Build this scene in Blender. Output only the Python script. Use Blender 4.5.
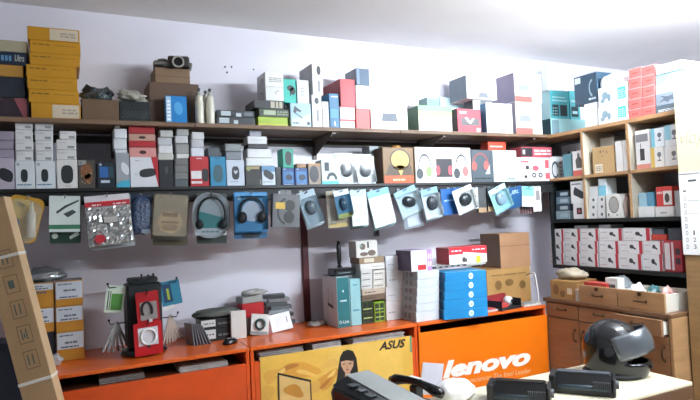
import bpy, bmesh, math, random
from math import sin, cos, tan, pi, radians
from mathutils import Vector, Matrix, noise as mnoise
random.seed(11)
for _o in list(bpy.data.objects): bpy.data.objects.remove(_o)
scene = bpy.context.scene
COL = scene.collection

# ------------------------------------------------------------------ camera
FPX = 576.7                      # focal length in pixels of the 700 x 400 frame
YAW, PITCH, ROLL = radians(26.5), radians(1.79), radians(2.566)
_fw = Vector((sin(YAW)*cos(PITCH), cos(YAW)*cos(PITCH), sin(PITCH)))
_r = Vector((cos(YAW), -sin(YAW), 0)); _d = _fw.cross(_r)
RGT = cos(ROLL)*_r + sin(ROLL)*_d; DWN = -sin(ROLL)*_r + cos(ROLL)*_d; FWD = _fw
EYE = Vector((0, 0, 1.55))
cam = bpy.data.cameras.new('camera'); camo = bpy.data.objects.new('camera', cam); COL.objects.link(camo)
cam.sensor_fit = 'HORIZONTAL'; cam.sensor_width = 36; cam.lens = FPX/700*36; cam.clip_start = .05
mw = Matrix((RGT, -DWN, -FWD)).transposed().to_4x4(); mw.translation = EYE
camo.matrix_world = mw
scene.camera = camo
# ------------------------------------------------------------------ world, exposure
wd = bpy.data.worlds.new('world'); scene.world = wd; wd.use_nodes = True
wd.node_tree.nodes['Background'].inputs[0].default_value = (.80, .90, 1, 1)
wd.node_tree.nodes['Background'].inputs[1].default_value = .10
vs = scene.view_settings
vs.view_transform = 'Standard'; vs.look = 'None'; vs.gamma = 1; vs.use_curve_mapping = False
vs.exposure = .3
LAMP_A, LAMP_B = 500.0, 560.0      

# ------------------------------------------------------------------ pixel -> place
def ray(x, y): return RGT*((x-350)/FPX) + DWN*((y-200)/FPX) + FWD
def at(x, y, X=None, Y=None, Z=None):
    v = ray(x, y)
    t = X/v.x if X is not None else (Y/v.y if Y is not None else (Z-1.55)/v.z)
    return EYE + v*t
def pix(P):
    q = Vector(P)-EYE; z = q.dot(FWD)
    return 350+FPX*q.dot(RGT)/z, 200+FPX*q.dot(DWN)/z

# ------------------------------------------------------------------ materials
def lin(h):
    h = h.lstrip('#'); o = []
    for i in (0, 2, 4):
        c = int(h[i:i+2], 16)/255
        o.append(c/12.92 if c <= .04045 else ((c+.055)/1.055)**2.4)
    return (*o, 1)
_mats = {}
def M(col, rough=.5, metal=0, var=.10, scale=9, alpha=1, bump=0, emit=0, spec=.5, kind=None):
    if not isinstance(col, str): return col
    key = (col, rough, metal, var, scale, alpha, bump, emit, spec, kind)
    if key in _mats: return _mats[key]
    m = bpy.data.materials.new('mat_'+col+('' if kind is None else '_'+kind)); m.use_nodes = True
    nt = m.node_tree; N = nt.nodes; L = nt.links; b = N['Principled BSDF']
    c = lin(col)
    b.inputs['Roughness'].default_value = rough; b.inputs['Metallic'].default_value = metal
    b.inputs['Specular IOR Level'].default_value = spec
    if emit:
        b.inputs['Base Color'].default_value = c
        b.inputs['Emission Color'].default_value = c; b.inputs['Emission Strength'].default_value = emit
        _mats[key] = m; return m
    tc = N.new('ShaderNodeTexCoord'); nz = N.new('ShaderNodeTexNoise'); rp = N.new('ShaderNodeValToRGB')
    mp = N.new('ShaderNodeMapping'); L.new(tc.outputs['Object'], mp.inputs[0]); L.new(mp.outputs[0], nz.inputs[0])
    nz.inputs['Scale'].default_value = scale; nz.inputs['Detail'].default_value = 4
    if kind == 'wood':
        mp.inputs['Scale'].default_value = (1.2, 1.2, 9); nz.inputs['Distortion'].default_value = .6
    if kind == 'woodx':
        mp.inputs['Scale'].default_value = (.8, 9, 9); nz.inputs['Distortion'].default_value = .6
    rp.color_ramp.elements[0].position = .3; rp.color_ramp.elements[1].position = .72
    rp.color_ramp.elements[0].color = tuple(max(0, k*(1-var)) for k in c[:3])+(1,)
    rp.color_ramp.elements[1].color = tuple(min(1, k*(1+var*.7)) for k in c[:3])+(1,)
    L.new(nz.outputs[0], rp.inputs[0]); L.new(rp.outputs[0], b.inputs['Base Color'])
    if alpha < 1: b.inputs['Alpha'].default_value = alpha
    if bump:
        bp = N.new('ShaderNodeBump'); bp.inputs['Strength'].default_value = bump; bp.inputs['Distance'].default_value = .01
        n2 = N.new('ShaderNodeTexNoise'); n2.inputs['Scale'].default_value = scale*3; n2.inputs['Detail'].default_value = 3
        L.new(tc.outputs['Object'], n2.inputs[0]); L.new(n2.outputs[0], bp.inputs['Height']); L.new(bp.outputs[0], b.inputs['Normal'])
    _mats[key] = m; return m
def CLEAR():
    if 'clear' in _mats: return _mats['clear']
    m = bpy.data.materials.new('mat_clear_plastic'); m.use_nodes = True; nt = m.node_tree; nt.nodes.clear()
    o = nt.nodes.new('ShaderNodeOutputMaterial'); mx = nt.nodes.new('ShaderNodeMixShader'); tr = nt.nodes.new('ShaderNodeBsdfTransparent'); gl = nt.nodes.new('ShaderNodeBsdfGlossy'); fr = nt.nodes.new('ShaderNodeFresnel')
    fr.inputs[0].default_value = 1.38; gl.inputs['Roughness'].default_value = .08; tr.inputs[0].default_value = (.93, .95, .96, 1)
    nz = nt.nodes.new('ShaderNodeTexNoise'); nz.inputs['Scale'].default_value = 30; bp = nt.nodes.new('ShaderNodeBump'); bp.inputs['Strength'].default_value = .25
    nt.links.new(nz.outputs[0], bp.inputs['Height']); nt.links.new(bp.outputs[0], gl.inputs['Normal'])
    nt.links.new(fr.outputs[0], mx.inputs[0]); nt.links.new(tr.outputs[0], mx.inputs[1]); nt.links.new(gl.outputs[0], mx.inputs[2]); nt.links.new(mx.outputs[0], o.inputs[0])
    _mats['clear'] = m; return m
def FILM(col='e6ecec', alpha=.42): return M(col, rough=.16, alpha=alpha, var=.05, scale=25, bump=.9, spec=.9, kind='film')
KRAFT = '9a7a58'; STEEL = 'b9bcc0'; BLK = '17181a'; DK = '24282c'

# ------------------------------------------------------------------ objects
LABELS = {}
def tag(o, label, cat, group=None, kind=None):
    o['label'] = label; o['category'] = cat
    if group: o['group'] = group
    if kind: o['kind'] = kind
    LABELS.setdefault(label, []).append((o.name, group))
    return o
def empty(name, loc=(0, 0, 0), rot=(0, 0, 0), label=None, cat=None, group=None):
    o = bpy.data.objects.new(name, None); COL.objects.link(o); o.empty_display_size = .05
    o.location = loc; o.rotation_euler = rot
    if label: tag(o, label, cat, group)
    return o
def mo(name, v, f, mats, parent=None, loc=(0, 0, 0), rot=(0, 0, 0), smooth=False, idx=None):
    me = bpy.data.meshes.new(name); me.from_pydata([tuple(p) for p in v], [], f); me.validate()
    for m in (mats if isinstance(mats, (list, tuple)) else [mats]): me.materials.append(M(m) if isinstance(m, str) else m)
    if idx: me.polygons.foreach_set('material_index', idx)
    if smooth: me.polygons.foreach_set('use_smooth', [True]*len(me.polygons))
    o = bpy.data.objects.new(name, me); COL.objects.link(o)
    o.location = loc; o.rotation_euler = rot
    if parent: o.parent = parent
    return o
class G:
    """collects shapes; build() links them as one mesh object"""
    def __init__(s): s.v = []; s.f = []; s.i = []
    def add(s, v, f, i=0):
        n = len(s.v); s.v += [Vector(p) for p in v]; s.f += [tuple(n+k for k in q) for q in f]; s.i += [i]*len(f); return s
    def box(s, x0, x1, y0, y1, z0, z1, b=0, i=0):
        if b <= 0:
            v = [(x, y, z) for x in (x0, x1) for y in (y0, y1) for z in (z0, z1)]
            return s.add(v, [(0, 1, 3, 2), (4, 6, 7, 5), (0, 4, 5, 1), (2, 3, 7, 6), (0, 2, 6, 4), (1, 5, 7, 3)], i)
        bm = bmesh.new(); bmesh.ops.create_cube(bm, size=1)
        for w in bm.verts: w.co = Vector(((x0+x1)/2+w.co.x*(x1-x0), (y0+y1)/2+w.co.y*(y1-y0), (z0+z1)/2+w.co.z*(z1-z0)))
        bmesh.ops.bevel(bm, geom=bm.edges[:], offset=min(b, .3*min(x1-x0, y1-y0, z1-z0)), segments=1, affect='EDGES')
        bm.verts.index_update(); s.add([w.co.copy() for w in bm.verts], [[w.index for w in q.verts] for q in bm.faces], i); bm.free(); return s
    def lathe(s, prof, n=14, c=(0, 0, 0), ax='z', i=0, cap=True):
        v = []
        for r, h in prof:
            for k in range(n):
                a = 2*pi*k/n; p = (r*cos(a), r*sin(a), h)
                if ax == 'y': p = (p[0], -h, p[1])
                if ax == 'x': p = (h, p[0], p[1])
                v.append(Vector(p)+Vector(c))
        f = [(j*n+k, j*n+(k+1) % n, (j+1)*n+(k+1) % n, (j+1)*n+k) for j in range(len(prof)-1) for k in range(n)]
        if cap: f += [tuple(range(n))[::-1], tuple((len(prof)-1)*n+k for k in range(n))]
        return s.add(v, f, i)
    def cyl(s, r, h0, h1, n=12, c=(0, 0, 0), ax='z', i=0): return s.lathe([(r, h0), (r, h1)], n, c, ax, i)
    def tube(s, pts, r, n=7, i=0):
        pts = [Vector(p) for p in pts]; v = []; up = None
        for k, p in enumerate(pts):
            t = (pts[min(k+1, len(pts)-1)]-pts[max(k-1, 0)]).normalized()
            if up is None: up = t.orthogonal().normalized()
            up = (up-t*up.dot(t)); up = up.normalized() if up.length > 1e-6 else t.orthogonal().normalized()
            w = t.cross(up); rr = r[k] if isinstance(r, (list, tuple)) else r
            v += [p+up*(rr*cos(2*pi*j/n))+w*(rr*sin(2*pi*j/n)) for j in range(n)]
        m = len(pts)
        f = [(a*n+b, a*n+(b+1) % n, (a+1)*n+(b+1) % n, (a+1)*n+b) for a in range(m-1) for b in range(n)]
        f += [tuple(range(n))[::-1], tuple((m-1)*n+b for b in range(n))]
        return s.add(v, f, i)
    def ball(s, c, r, n=14, m=8, i=0, e=1.0, lump=0, seed=0, freq=2.5):
        c = Vector(c); v = []; sg = lambda q: math.copysign(abs(q)**e, q)
        for a in range(m+1):
            ph = pi*a/m-pi/2
            for b in range(n):
                th = 2*pi*b/n; d = Vector((sg(cos(ph))*sg(cos(th)), sg(cos(ph))*sg(sin(th)), sg(sin(ph))))
                k = 1+lump*mnoise.noise(d*freq+Vector((seed*3.1, seed*1.7, seed))) if lump else 1
                v.append(c+Vector((d.x*r[0]*k, d.y*r[1]*k, d.z*r[2]*k)))
        f = [(a*n+b, a*n+(b+1) % n, (a+1)*n+(b+1) % n, (a+1)*n+b) for a in range(m) for b in range(n)]
        return s.add(v, f, i)
    def prism(s, pts, y0, y1, i=0):
        """2-D outline (x, z) extruded along y"""
        n = len(pts); v = [(p[0], y0, p[1]) for p in pts]+[(p[0], y1, p[1]) for p in pts]
        f = [tuple(range(n)), tuple(range(n, 2*n))[::-1]]+[(k, k+n, (k+1) % n+n, (k+1) % n) for k in range(n)]
        return s.add(v, f, i)
    def build(s, name, mats, parent=None, loc=(0, 0, 0), rot=(0, 0, 0), smooth=False):
        o = mo(name, s.v, s.f, mats, parent, loc, rot, smooth, s.i if isinstance(mats, (list, tuple)) else None)
        bm = bmesh.new(); bm.from_mesh(o.data); bmesh.ops.remove_doubles(bm, verts=bm.verts, dist=1e-6)
        bmesh.ops.recalc_face_normals(bm, faces=bm.faces); bm.to_mesh(o.data); bm.free()
        return o
def rrect(x0, x1, z0, z1, r, n=4):
    o = []
    for cx, cz, a0 in ((x1-r, z1-r, 0), (x0+r, z1-r, pi/2), (x0+r, z0+r, pi), (x1-r, z0+r, 3*pi/2)):
        for k in range(n+1): a = a0+pi/2*k/n; o.append((cx+r*cos(a), cz+r*sin(a)))
    return o

# flat print: lists of polygons in face coordinates (u right, v up, 0..1)
def R(u0, v0, u1, v1): return [[(u0, v0), (u1, v0), (u1, v1), (u0, v1)]]
def P(*pts): return [list(pts)]
def E(cu, cv, ru, rv, n=14, e=1.0, rot=0):
    sg = lambda q: math.copysign(abs(q)**e, q); o = []
    for k in range(n):
        a = 2*pi*k/n; x, y = sg(cos(a))*ru, sg(sin(a))*rv
        o.append((cu+x*cos(rot)-y*sin(rot), cv+x*sin(rot)+y*cos(rot)))
    return [o]
def RING(cu, cv, ru, rv, t, a0=0, a1=360, n=14):
    o = []
    for k in range(n):
        p, q = radians(a0+(a1-a0)*k/n), radians(a0+(a1-a0)*(k+1)/n)
        o.append([(cu+ru*cos(p), cv+rv*sin(p)), (cu+ru*cos(q), cv+rv*sin(q)),
                  (cu+ru*(1-t)*cos(q), cv+rv*(1-t)*sin(q)), (cu+ru*(1-t)*cos(p), cv+rv*(1-t)*sin(p))])
    return o
def L(u0, v0, u1, v1, rows=2, seed=0):
    rg = random.Random(seed+rows*7+int(u0*100)); o = []; h = (v1-v0)/rows
    for k in range(rows):
        u = u0
        while u < u1-.02:
            w = min((u1-u0)*(.15+.3*rg.random()), u1-u); o += R(u, v0+h*k+h*.2, u+w, v0+h*k+h*.75); u += w+.025
    return o
def MS(cu, cv, ru, rv, rot=0): return E(cu, cv, ru, rv, 18, .72, rot)
_tx = {}
def T(txt, u0, v0, u1, v1, shear=0, bold=0):
    key = (txt, shear, bold)
    if key not in _tx:
        cu = bpy.data.curves.new('lettering', 'FONT'); cu.body = txt; cu.shear = shear; cu.offset = bold; cu.resolution_u = 3
        ob = bpy.data.objects.new('lettering', cu); me = ob.to_mesh()
        vs_ = [(v.co.x, v.co.y) for v in me.vertices]; fs = [tuple(p.vertices) for p in me.polygons]
        ob.to_mesh_clear(); bpy.data.objects.remove(ob); bpy.data.curves.remove(cu)
        xs = [p[0] for p in vs_]; ys = [p[1] for p in vs_]; x0, x1, y0, y1 = min(xs), max(xs), min(ys), max(ys)
        vs_ = [((x-x0)/(x1-x0), (y-y0)/(y1-y0)) for x, y in vs_]
        _tx[key] = [[vs_[k] for k in f] for f in fs]
    return [[(u0+(u1-u0)*x, v0+(v1-v0)*y) for x, y in p] for p in _tx[key]]
DIM = {}
def dec(o, face, name, polys, col, eps=.0007, rough=.45):
    if 2 <= len(polys) <= 4 and name not in ('logo_lettering', 'number_one'):
        for p in polys: r_ = dec(o, face, name, [p], col, eps, rough)
        return r_
    w, d, h = DIM[o.name]; v = []; f = []
    for p in polys:
        n = len(v)
        for u, t in p:
            if face == 'F': q = (-w/2+u*w, -d/2-eps, t*h)
            elif face == 'L': q = (-w/2-eps, d/2-u*d, t*h)
            elif face == 'R': q = (w/2+eps, -d/2+u*d, t*h)
            else: q = (-w/2+u*w, -d/2+t*d, h+eps)
            v.append(q)
        f.append(tuple(range(n, n+len(p))))
    return mo(name, v, f, M(col, rough=rough) if isinstance(col, str) else col, o)
def carton(name, label, cat, w, d, h, loc, c='e8e8e8', rz=0, f=None, group=None, rough=.45, var=.07, bev=.0018, rot=None):
    """a closed box; origin at the middle of its base, front = local -y"""
    g = G().box(-w/2, w/2, -d/2, d/2, 0, h, bev)
    f = f or {}; keys = ['*']+list(f); cols = [c]+[f[k] for k in f]
    o = g.build(name, [M(q, rough=rough, var=var) for q in cols], None, loc, rot or (0, 0, rz))
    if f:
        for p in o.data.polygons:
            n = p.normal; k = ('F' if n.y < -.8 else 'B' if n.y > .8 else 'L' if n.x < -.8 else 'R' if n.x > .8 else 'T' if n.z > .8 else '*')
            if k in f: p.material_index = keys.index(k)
    if label: tag(o, label, cat, group)
    DIM[o.name] = (w, d, h); TOP[o.name] = loc[2]+h
    return o
TOP = {}
def zbase(b): return b if isinstance(b, (int, float)) else (max(TOP[q.name] for q in b) if isinstance(b, (list, tuple)) else TOP[b.name])
def sh(name, label, cat, x0, x1, yt, base, c='e8e8e8', f=None, Y=3.03, d=.13, g=None, rz=0, gap=.0008, **k):
    """carton on something along the back wall: left, right, top in pixels, front plane Y"""
    z0 = zbase(base)+.0006
    p = at((x0+x1)/2, yt, Y=Y); zt = p.z; yb = pix((p.x, Y, z0))[1]; ym = (yt+yb)/2
    X0, X1 = at(x0, ym, Y=Y).x+gap, at(x1, ym, Y=Y).x-gap
    return carton(name, label, cat, X1-X0, d, max(zt-z0, .006), ((X0+X1)/2, Y+d/2, z0), c, rz, f, g, **k)
def rb(name, label, cat, x0, x1, yt, base, c='e8e8e8', f=None, X=3.12, d=.18, g=None, rz=0, gap=.0008, **k):
    """carton in the right-hand bookcase, front facing -x"""
    z0 = zbase(base)+.0006
    p = at((x0+x1)/2, yt, X=X); zt = p.z; yb = pix((X, p.y, z0))[1]; ym = (yt+yb)/2
    Y0, Y1 = at(x0, ym, X=X).y-gap, at(x1, ym, X=X).y+gap
    return carton(name, label, cat, Y0-Y1, d, max(zt-z0, .006), (X+d/2, (Y0+Y1)/2, z0), c, -pi/2+rz, f, g, **k)
def flat(name, pts, col, parent, X=None, Y=None, off=0, rough=.45):
    """print on a flat panel, outline given in pixels on that panel's plane"""
    if len(pts) == 2:
        for p in pts: r_ = flat(name, [p], col, parent, X, Y, off, rough)
        return r_
    v = []; f = []; b = Vector(parent.location) if parent else Vector()
    for p in pts:
        n = len(v)
        for x, y in p: v.append(at(x, y, X=X-off if X else None, Y=Y-off if Y else None)-b)
        f.append(tuple(range(n, n+len(p))))
    return mo(name, v, f, M(col, rough=rough), parent)
def struct(o): o['kind'] = 'structure'; return o
# ================================================================== the room
ZT, ZM = 2.077, 1.748            # upper and lower wall shelf tops
CT = .93                         # orange counter top
WY, WX = 3.32, 3.42              # back wall, right wall
wallm = M('dedbe4', rough=.42, var=.05, scale=2.2, bump=.06)
RW = 5.2
wb = struct(G().box(-1.7, RW+.1, WY, WY+.1, 0, 2.71).build('wall_back', wallm))
struct(G().box(RW, RW+.1, -1.8, WY, 0, 2.71).build('wall_right', wallm))
struct(G().box(-1.7, -1.6, -1.8, WY, 0, 2.71).build('wall_left', wallm))
struct(G().box(-1.7, RW+.1, -1.8, WY+.1, 2.71, 2.81).build('ceiling', M('f1efee', rough=.7, var=.03, scale=3)))
fl = struct(G().box(-1.7, RW+.1, -1.8, WY+.1, -.1, -.004).build('floor', M('6e6a66', rough=.5)))
tile = None
for ix in range(11):
    for iy in range(9):
        x, y = -1.6+.6*ix, -1.8+.6*iy
        if tile is None:
            tile = G().box(.003, .597, .003, .597, 0, .008, .002).build('floor_tile', M('b9b0a4', rough=.35, var=.12, scale=5), fl, (x, y, -.008)); tl = tile
        else:
            tl = tile.copy(); COL.objects.link(tl); tl.location = (x, y, -.008); tl.parent = fl
for x, y in ((225, 67), (231.5, 67), (227, 72.5), (253.5, 69.5), (417, 81.5), (453.5, 74), (455, 76), (148, 275)):
    p = at(x, y, Y=WY); G().lathe([(.004, 0), (.005, .004), (.002, .007)], 8, (0, 0, 0), 'y').build('nail', M('3a3634', rough=.5), wb, (p.x, WY, p.z), smooth=True)
# ---- tube lights on the ceiling (just out of the frame)
def tube_light(label, x, y, length, strength, along, drop=.22):
    t = empty('tube_light', (x, y, 2.71-drop), (0, 0, 0 if along == 'x' else pi/2), label, 'light')
    h = length/2
    for s in (-.7, .7): G().cyl(.004, 0, drop, 6, (s*h, 0, 0)).build('hanging_rod', M('c9c9c9', rough=.3, metal=.6), t)
    G().box(-h, h, -.03, .03, -.035, 0, .004).build('housing', M('f2f2f2', rough=.4), t)
    for s in (-1, 1): G().box(s*(h-.02)-.015, s*(h-.02)+.015, -.02, .02, -.085, -.035, .003).build('lamp_holder', M('e6e6e6'), t)
    G().cyl(.014, -h+.035, h-.035, 10, (0, 0, -.062), 'x').build('glow_tube', M('e9f4ff', emit=strength), t, smooth=True)
tube_light('white ceiling tube light above the helmet table', 2.80, 1.38, 1.2, LAMP_A, 'x', .13)
tube_light('white ceiling tube light near the shop entrance', 2.7, .0, 1.2, LAMP_B, 'x')

# ---- wall shelves
def wood_shelf():
    t = empty('wall_shelf', (0, WY, ZT-.022), label='long brown wooden wall shelf on metal brackets under the ceiling', cat='shelf')
    for a, b in ((-1.55, .62), (.622, 1.86), (1.862, 3.085)):
        G().box(a, b, -.32, 0, 0, .022, .002).build('shelf_board', M('765c46', rough=.55, var=.3, scale=5, kind='woodx'), t)
    for x in (.25, 1.42, 2.2, 2.97):
        G().box(x-.012, x+.012, -.30, 0, -.012, -.0005).box(x-.012, x+.012, -.012, 0, -.13, -.012).prism([(x-.004, -.012), (x+.004, -.012), (x+.004, -.02), (x-.004, -.02)], -.27, -.012).add(
            [(x-.003, -.27, -.012), (x+.003, -.27, -.012), (x-.003, -.012, -.11), (x+.003, -.012, -.11), (x-.003, -.012, -.012), (x+.003, -.012, -.012)],
            [(0, 1, 3, 2), (0, 2, 4), (1, 5, 3)]).build('bracket', M('6a5e54', rough=.5), t)
    G().box(-1.5, 3.05, -.016, -.001, -.05, -.0125).build('wall_batten', M('3b2f28', kind='woodx'), t)
wood_shelf()
bs_ = empty('display_shelf', (0, WY, ZM-.018), label='long black shelf with peg hooks and a deep black front rail', cat='shelf')
G().box(-1.55, 3.098, -.335, 0, 0, .018, .002).build('shelf_board', M('121516', rough=.45), bs_)
G().box(-1.55, 3.098, -.325, -.307, -.062, -.0005, .002).build('front_rail', M('0b0d0e', rough=.6), bs_)
struct(G().box(1.305, 1.345, WY-.02, WY-.001, CT+.001, ZM-.02, .003).build('trim_1', M('571f24', rough=.45)))
sw = at(376, 233, Y=WY)
g = G().box(-.02, .02, -.014, 0, -.022, .022, .003); o = g.build('wall_switch', M('6d6a6d'), None, (sw.x, WY-.0005, sw.z)); tag(o, 'small grey wall switch above the white cartons', 'switch')
G().box(-.008, .008, -.018, -.013, -.012, .012, .002).build('rocker', M('3c3b40'), o)

# ---- bookcase on the right wall
BX = 3.1
bk = empty('wall_bookcase', (BX, 2.69, .98), label='open cubby bookcase with tan edges on the right wall', cat='bookcase')
TAN = M('b98f63', rough=.5, var=.15, kind='wood'); CRM = M('cfc6b4', rough=.55, var=.05)
Z2, Z3, Z4 = 1.765, 1.475, 1.157
def bkbox(name, x0, x1, y0, y1, z0, z1, m, b=.0015): return G().box(x0-BX, x1-BX, y0-2.69, y1-2.69, z0-.98, z1-.98, b).build(name, m, bk)
YB = [3.035, 2.73, 2.384, 2.062]
bkbox('top_board', BX, WX-.002, YB[3]-.018, WY-.002, ZT-.024, ZT, TAN)
bkbox('shelf_board', BX, WX-.014, YB[3], WY-.002, Z2-.02, Z2, TAN)
bkbox('shelf_board', BX, WX-.014, YB[3], YB[0]+.009, Z3-.022, Z3, M('20211f', rough=.4))
bkbox('shelf_board', BX, WX-.014, YB[3], YB[0]+.009, Z4-.024, Z4, M('20211f', rough=.4))
for y in YB[1:3]:
    bkbox('upright', BX, BX+.004, y-.009, y+.009, Z3+.0005, ZT-.0245, TAN, .001)
    bkbox('divider', BX+.0045, WX-.014, y-.009, y+.009, Z3+.0005, ZT-.0245, CRM)
bkbox('end_panel', BX, WX-.002, YB[3]-.018, YB[3]-.0005, .98, ZT-.0245, TAN)
bkbox('end_panel', BX, WX-.014, YB[0]-.009, YB[0]+.009, Z3+.0005, Z2-.0205, M('1f2122', rough=.4))
bkbox('end_panel', BX+.12, WX-.014, YB[0]-.2, YB[0]-.182, .98, Z4-.0245, M('1f2122', rough=.4))
bkbox('end_panel', BX, WX-.014, YB[0]-.009, YB[0]+.009, Z4+.0005, Z3-.0225, M('1f2122', rough=.4))
bkbox('back_panel', WX-.0135, WX-.002, YB[3], WY-.002, Z3, ZT-.0245, M('8f9296', rough=.6))
bkbox('back_panel', WX-.0135, WX-.002, YB[3], YB[0]+.009, .98, Z3-.0005, M('1d1d1c', rough=.6))

# ---- low drawer cabinet under it
LX = 2.80; LT = .975
lc = empty('drawer_cabinet', (LX, 2.4, 0), label='low brown laminate drawer cabinet under the bookcase', cat='cabinet')
LAM = M('8b6749', rough=.38, var=.18, scale=4, kind='wood'); LAM2 = M('a58059', rough=.4, var=.15, scale=4, kind='wood')
BRZ = M('4a3826', rough=.3, metal=.8)
def lcb(name, x0, x1, y0, y1, z0, z1, m, par=None, b=.002):
    pr = par or lc; return G().box(x0-LX, x1-LX, y0-2.4, y1-2.4, z0, z1, b).build(name, m, pr)
lcb('carcass', LX+.02, WX-.003, 1.975, 2.84, .06, LT-.021, M('6f5440', kind='wood'))
lcb('plinth', LX+.05, WX-.003, 1.985, 2.84, 0, .0595, M('3a2d24'))
lcb('worktop', LX-.005, WX-.003, 1.955, 2.845, LT-.0205, LT, M('6d4d34', rough=.4, kind='wood'))
lcb('side_panel', LX, WX-.003, 1.955, 1.9745, .06, LT-.021, LAM2)
def bow(par, x, y, z, horiz=True, s=.035):
    q = [(-1, 0), (-.9, .6), (-.4, 1), (.4, 1), (.9, .6), (1, 0)]
    pts = [((x-.02*b), y+s*a, z) if horiz else ((x-.02*b), y, z+s*a) for a, b in q]
    g = G().tube(pts, .0042, 6)
    for a in (-1, 1): g.ball((x-.001, y+(s*a if horiz else 0), z+(0 if horiz else s*a)), (.004, .009, .009), 8, 5)
    return g.build('handle', BRZ, par, smooth=True)
DV = [2.83, 2.565, 2.265, 1.978]
for k in range(3):
    y0, y1 = DV[k+1]+.003, DV[k]-.003; out = .05 if k == 2 else 0
    dr = lcb('drawer', LX-out, LX-out+.018, y0, y1, .862, LT-.026, LAM)
    if out: G().box(LX-out+.0185-LX, .019, y0+.01-2.4, y1-.01-2.4, .868, LT-.04).build('drawer_box', M('d9d4c8'), dr)
    bow(dr, -out, (y0+y1)/2-2.4, .915)
    dd = lcb('door', LX, LX+.018, y0, y1, .065, .855, LAM)
    bow(dd, 0, (y0+.028 if k != 1 else y1-.028)-2.4, .765, False)
    for zz in (.15, .76): lcb('hinge', LX+.0, LX+.0015, (y1-.012) if k != 1 else y0, (y1-.002) if k != 1 else y0+.01, zz, zz+.05, M('7a746a', rough=.4, metal=.6), dd, 0)
# ---- tall cabinet with the calendar
TX = 2.92; TY = 1.945
tc = empty('tall_cabinet', (TX, 1.6, 0), label='tall brown laminate cabinet at the right edge behind the calendar', cat='cabinet')
def tcb(name, x0, x1, y0, y1, z0, z1, m, par=None): return G().box(x0-TX, x1-TX, y0-1.6, y1-1.6, z0, z1, .002).build(name, m, par or tc)
tcb('carcass', TX+.02, WX-.003, 1.25, TY, 0, 2.17, LAM)
d1 = tcb('door', TX, TX+.0195, 1.60, TY-.001, .06, 2.165, M('97764f', rough=.4, var=.18, scale=4, kind='wood')); d2 = tcb('door', TX, TX+.0195, 1.252, 1.597, .06, 2.165, M('97764f', rough=.4, var=.18, scale=4, kind='wood'))
bow(d1, 0, .03, 1.05, False); bow(d2, 0, -.03, 1.05, False)
cal = empty('wall_calendar', (TX-.004, TY-.17, 1.28), label='wall calendar with a cream header and white date sheet on the tall cabinet', cat='calendar')
CY = .172
hd = G().box(-.001, .0025, -CY, CY, .425, .885, .0006).build('header_board', M('e9dcae', rough=.5, var=.05), cal)
ds = G().box(-.003, .0005, -CY, CY, 0, .42, .0006).build('date_sheet', M('f6f6f4', rough=.5, var=.02), cal)
G().box(-.006, .0005, -CY, CY, .4205, .43, .001).build('binding_strip', M('c9c9c9'), cal)
def cprint(name, polys, col, par, x):   # polys in (s to the right from the left edge, z)
    v = []; f = []
    for p in polys:
        n = len(v); v += [(x, CY-a, b) for a, b in p]; f.append(tuple(range(n, n+len(p))))
    return mo(name, v, f, M(col), par)
cprint('script_lettering', T('vloy', .022, .555, .145, .645, .35, -.02), '8c8474', hd, -.0016)
cprint('week_letters', sum([T('O' if k % 3 else 'D', .022, .03+.036*k, .034, .052+.036*k) for k in range(8)], [])+L(.02, .325, .075, .34, 1), '5a5a5c', ds, -.0036)
cprint('date_numbers', T('1', .062, .103, .069, .126)+T('2', .060, .068, .074, .09)+T('3', .060, .032, .074, .054)+R(.04, .28, .33, .282)+R(.04, .215, .33, .2165)+L(.05, .375, .2, .395, 1), '4a4a4c', ds, -.0036)

# ---- orange counters along the back wall
ORD_, ORR = M('d2561a', rough=.28, var=.08), M('d8521a', rough=.3, var=.1)
def counter(label, x0, x1, panel):
    t = empty('counter_cabinet', ((x0+x1)/2, 2.82, 0), label=label, cat='counter'); c = (x0+x1)/2
    def b(n, a0, a1, y0, y1, z0, z1, m, bev=.002): return G().box(a0-c, a1-c, y0-2.82, y1-2.82, z0, z1, bev).build(n, m, t)
    b('top_slab', x0+.001, x1-.001, 2.815, 3.315, CT-.018, CT, M('d96020', rough=.25, var=.08))
    b('side_panel', x0+.002, x0+.02, 2.822, 3.31, .0, CT-.0185, ORR); b('side_panel', x1-.02, x1-.002, 2.822, 3.31, .0, CT-.0185, ORR)
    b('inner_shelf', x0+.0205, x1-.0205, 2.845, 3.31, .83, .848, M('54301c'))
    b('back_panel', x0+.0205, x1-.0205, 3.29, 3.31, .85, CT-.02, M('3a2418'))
    b('front_panel', x0+.0205, x1-.0205, 2.823, 2.843, .06, .852, panel)
    b('plinth', x0+.0205, x1-.0205, 2.86, 2.88, 0, .0595, M('2a1c14'))
counter('orange counter cabinet carrying the black spinner rack', -.75, .812, M('d44e18', rough=.3, var=.1))
counter('orange counter cabinet behind the yellow laptop banner', .813, 1.80, ORR)
counter('orange counter cabinet under the blue carton stack', 1.801, 2.79, M('d8590f', rough=.3))
# ---- table in front
tb = empty('wooden_table', (1.68, 1.905, 0), label='cream topped wooden table carrying the helmet and toner cartridges', cat='table')
G().box(-.93, .82, -.24, .24, .734, .75, .003).build('table_top', M('d9cfb4', rough=.35, var=.06, scale=4), tb)
G().box(-.932, .822, -.242, .242, .675, .7335, .003).build('edge_band', M('5a3f2a', rough=.4, kind='woodx'), tb)
for sx in (-.88, .77):
    for sy in (-.19, .19): G().box(sx-.025, sx+.025, sy-.025, sy+.025, 0, .6745, .004).build('leg', M('5a3f2a', kind='wood'), tb)
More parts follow.
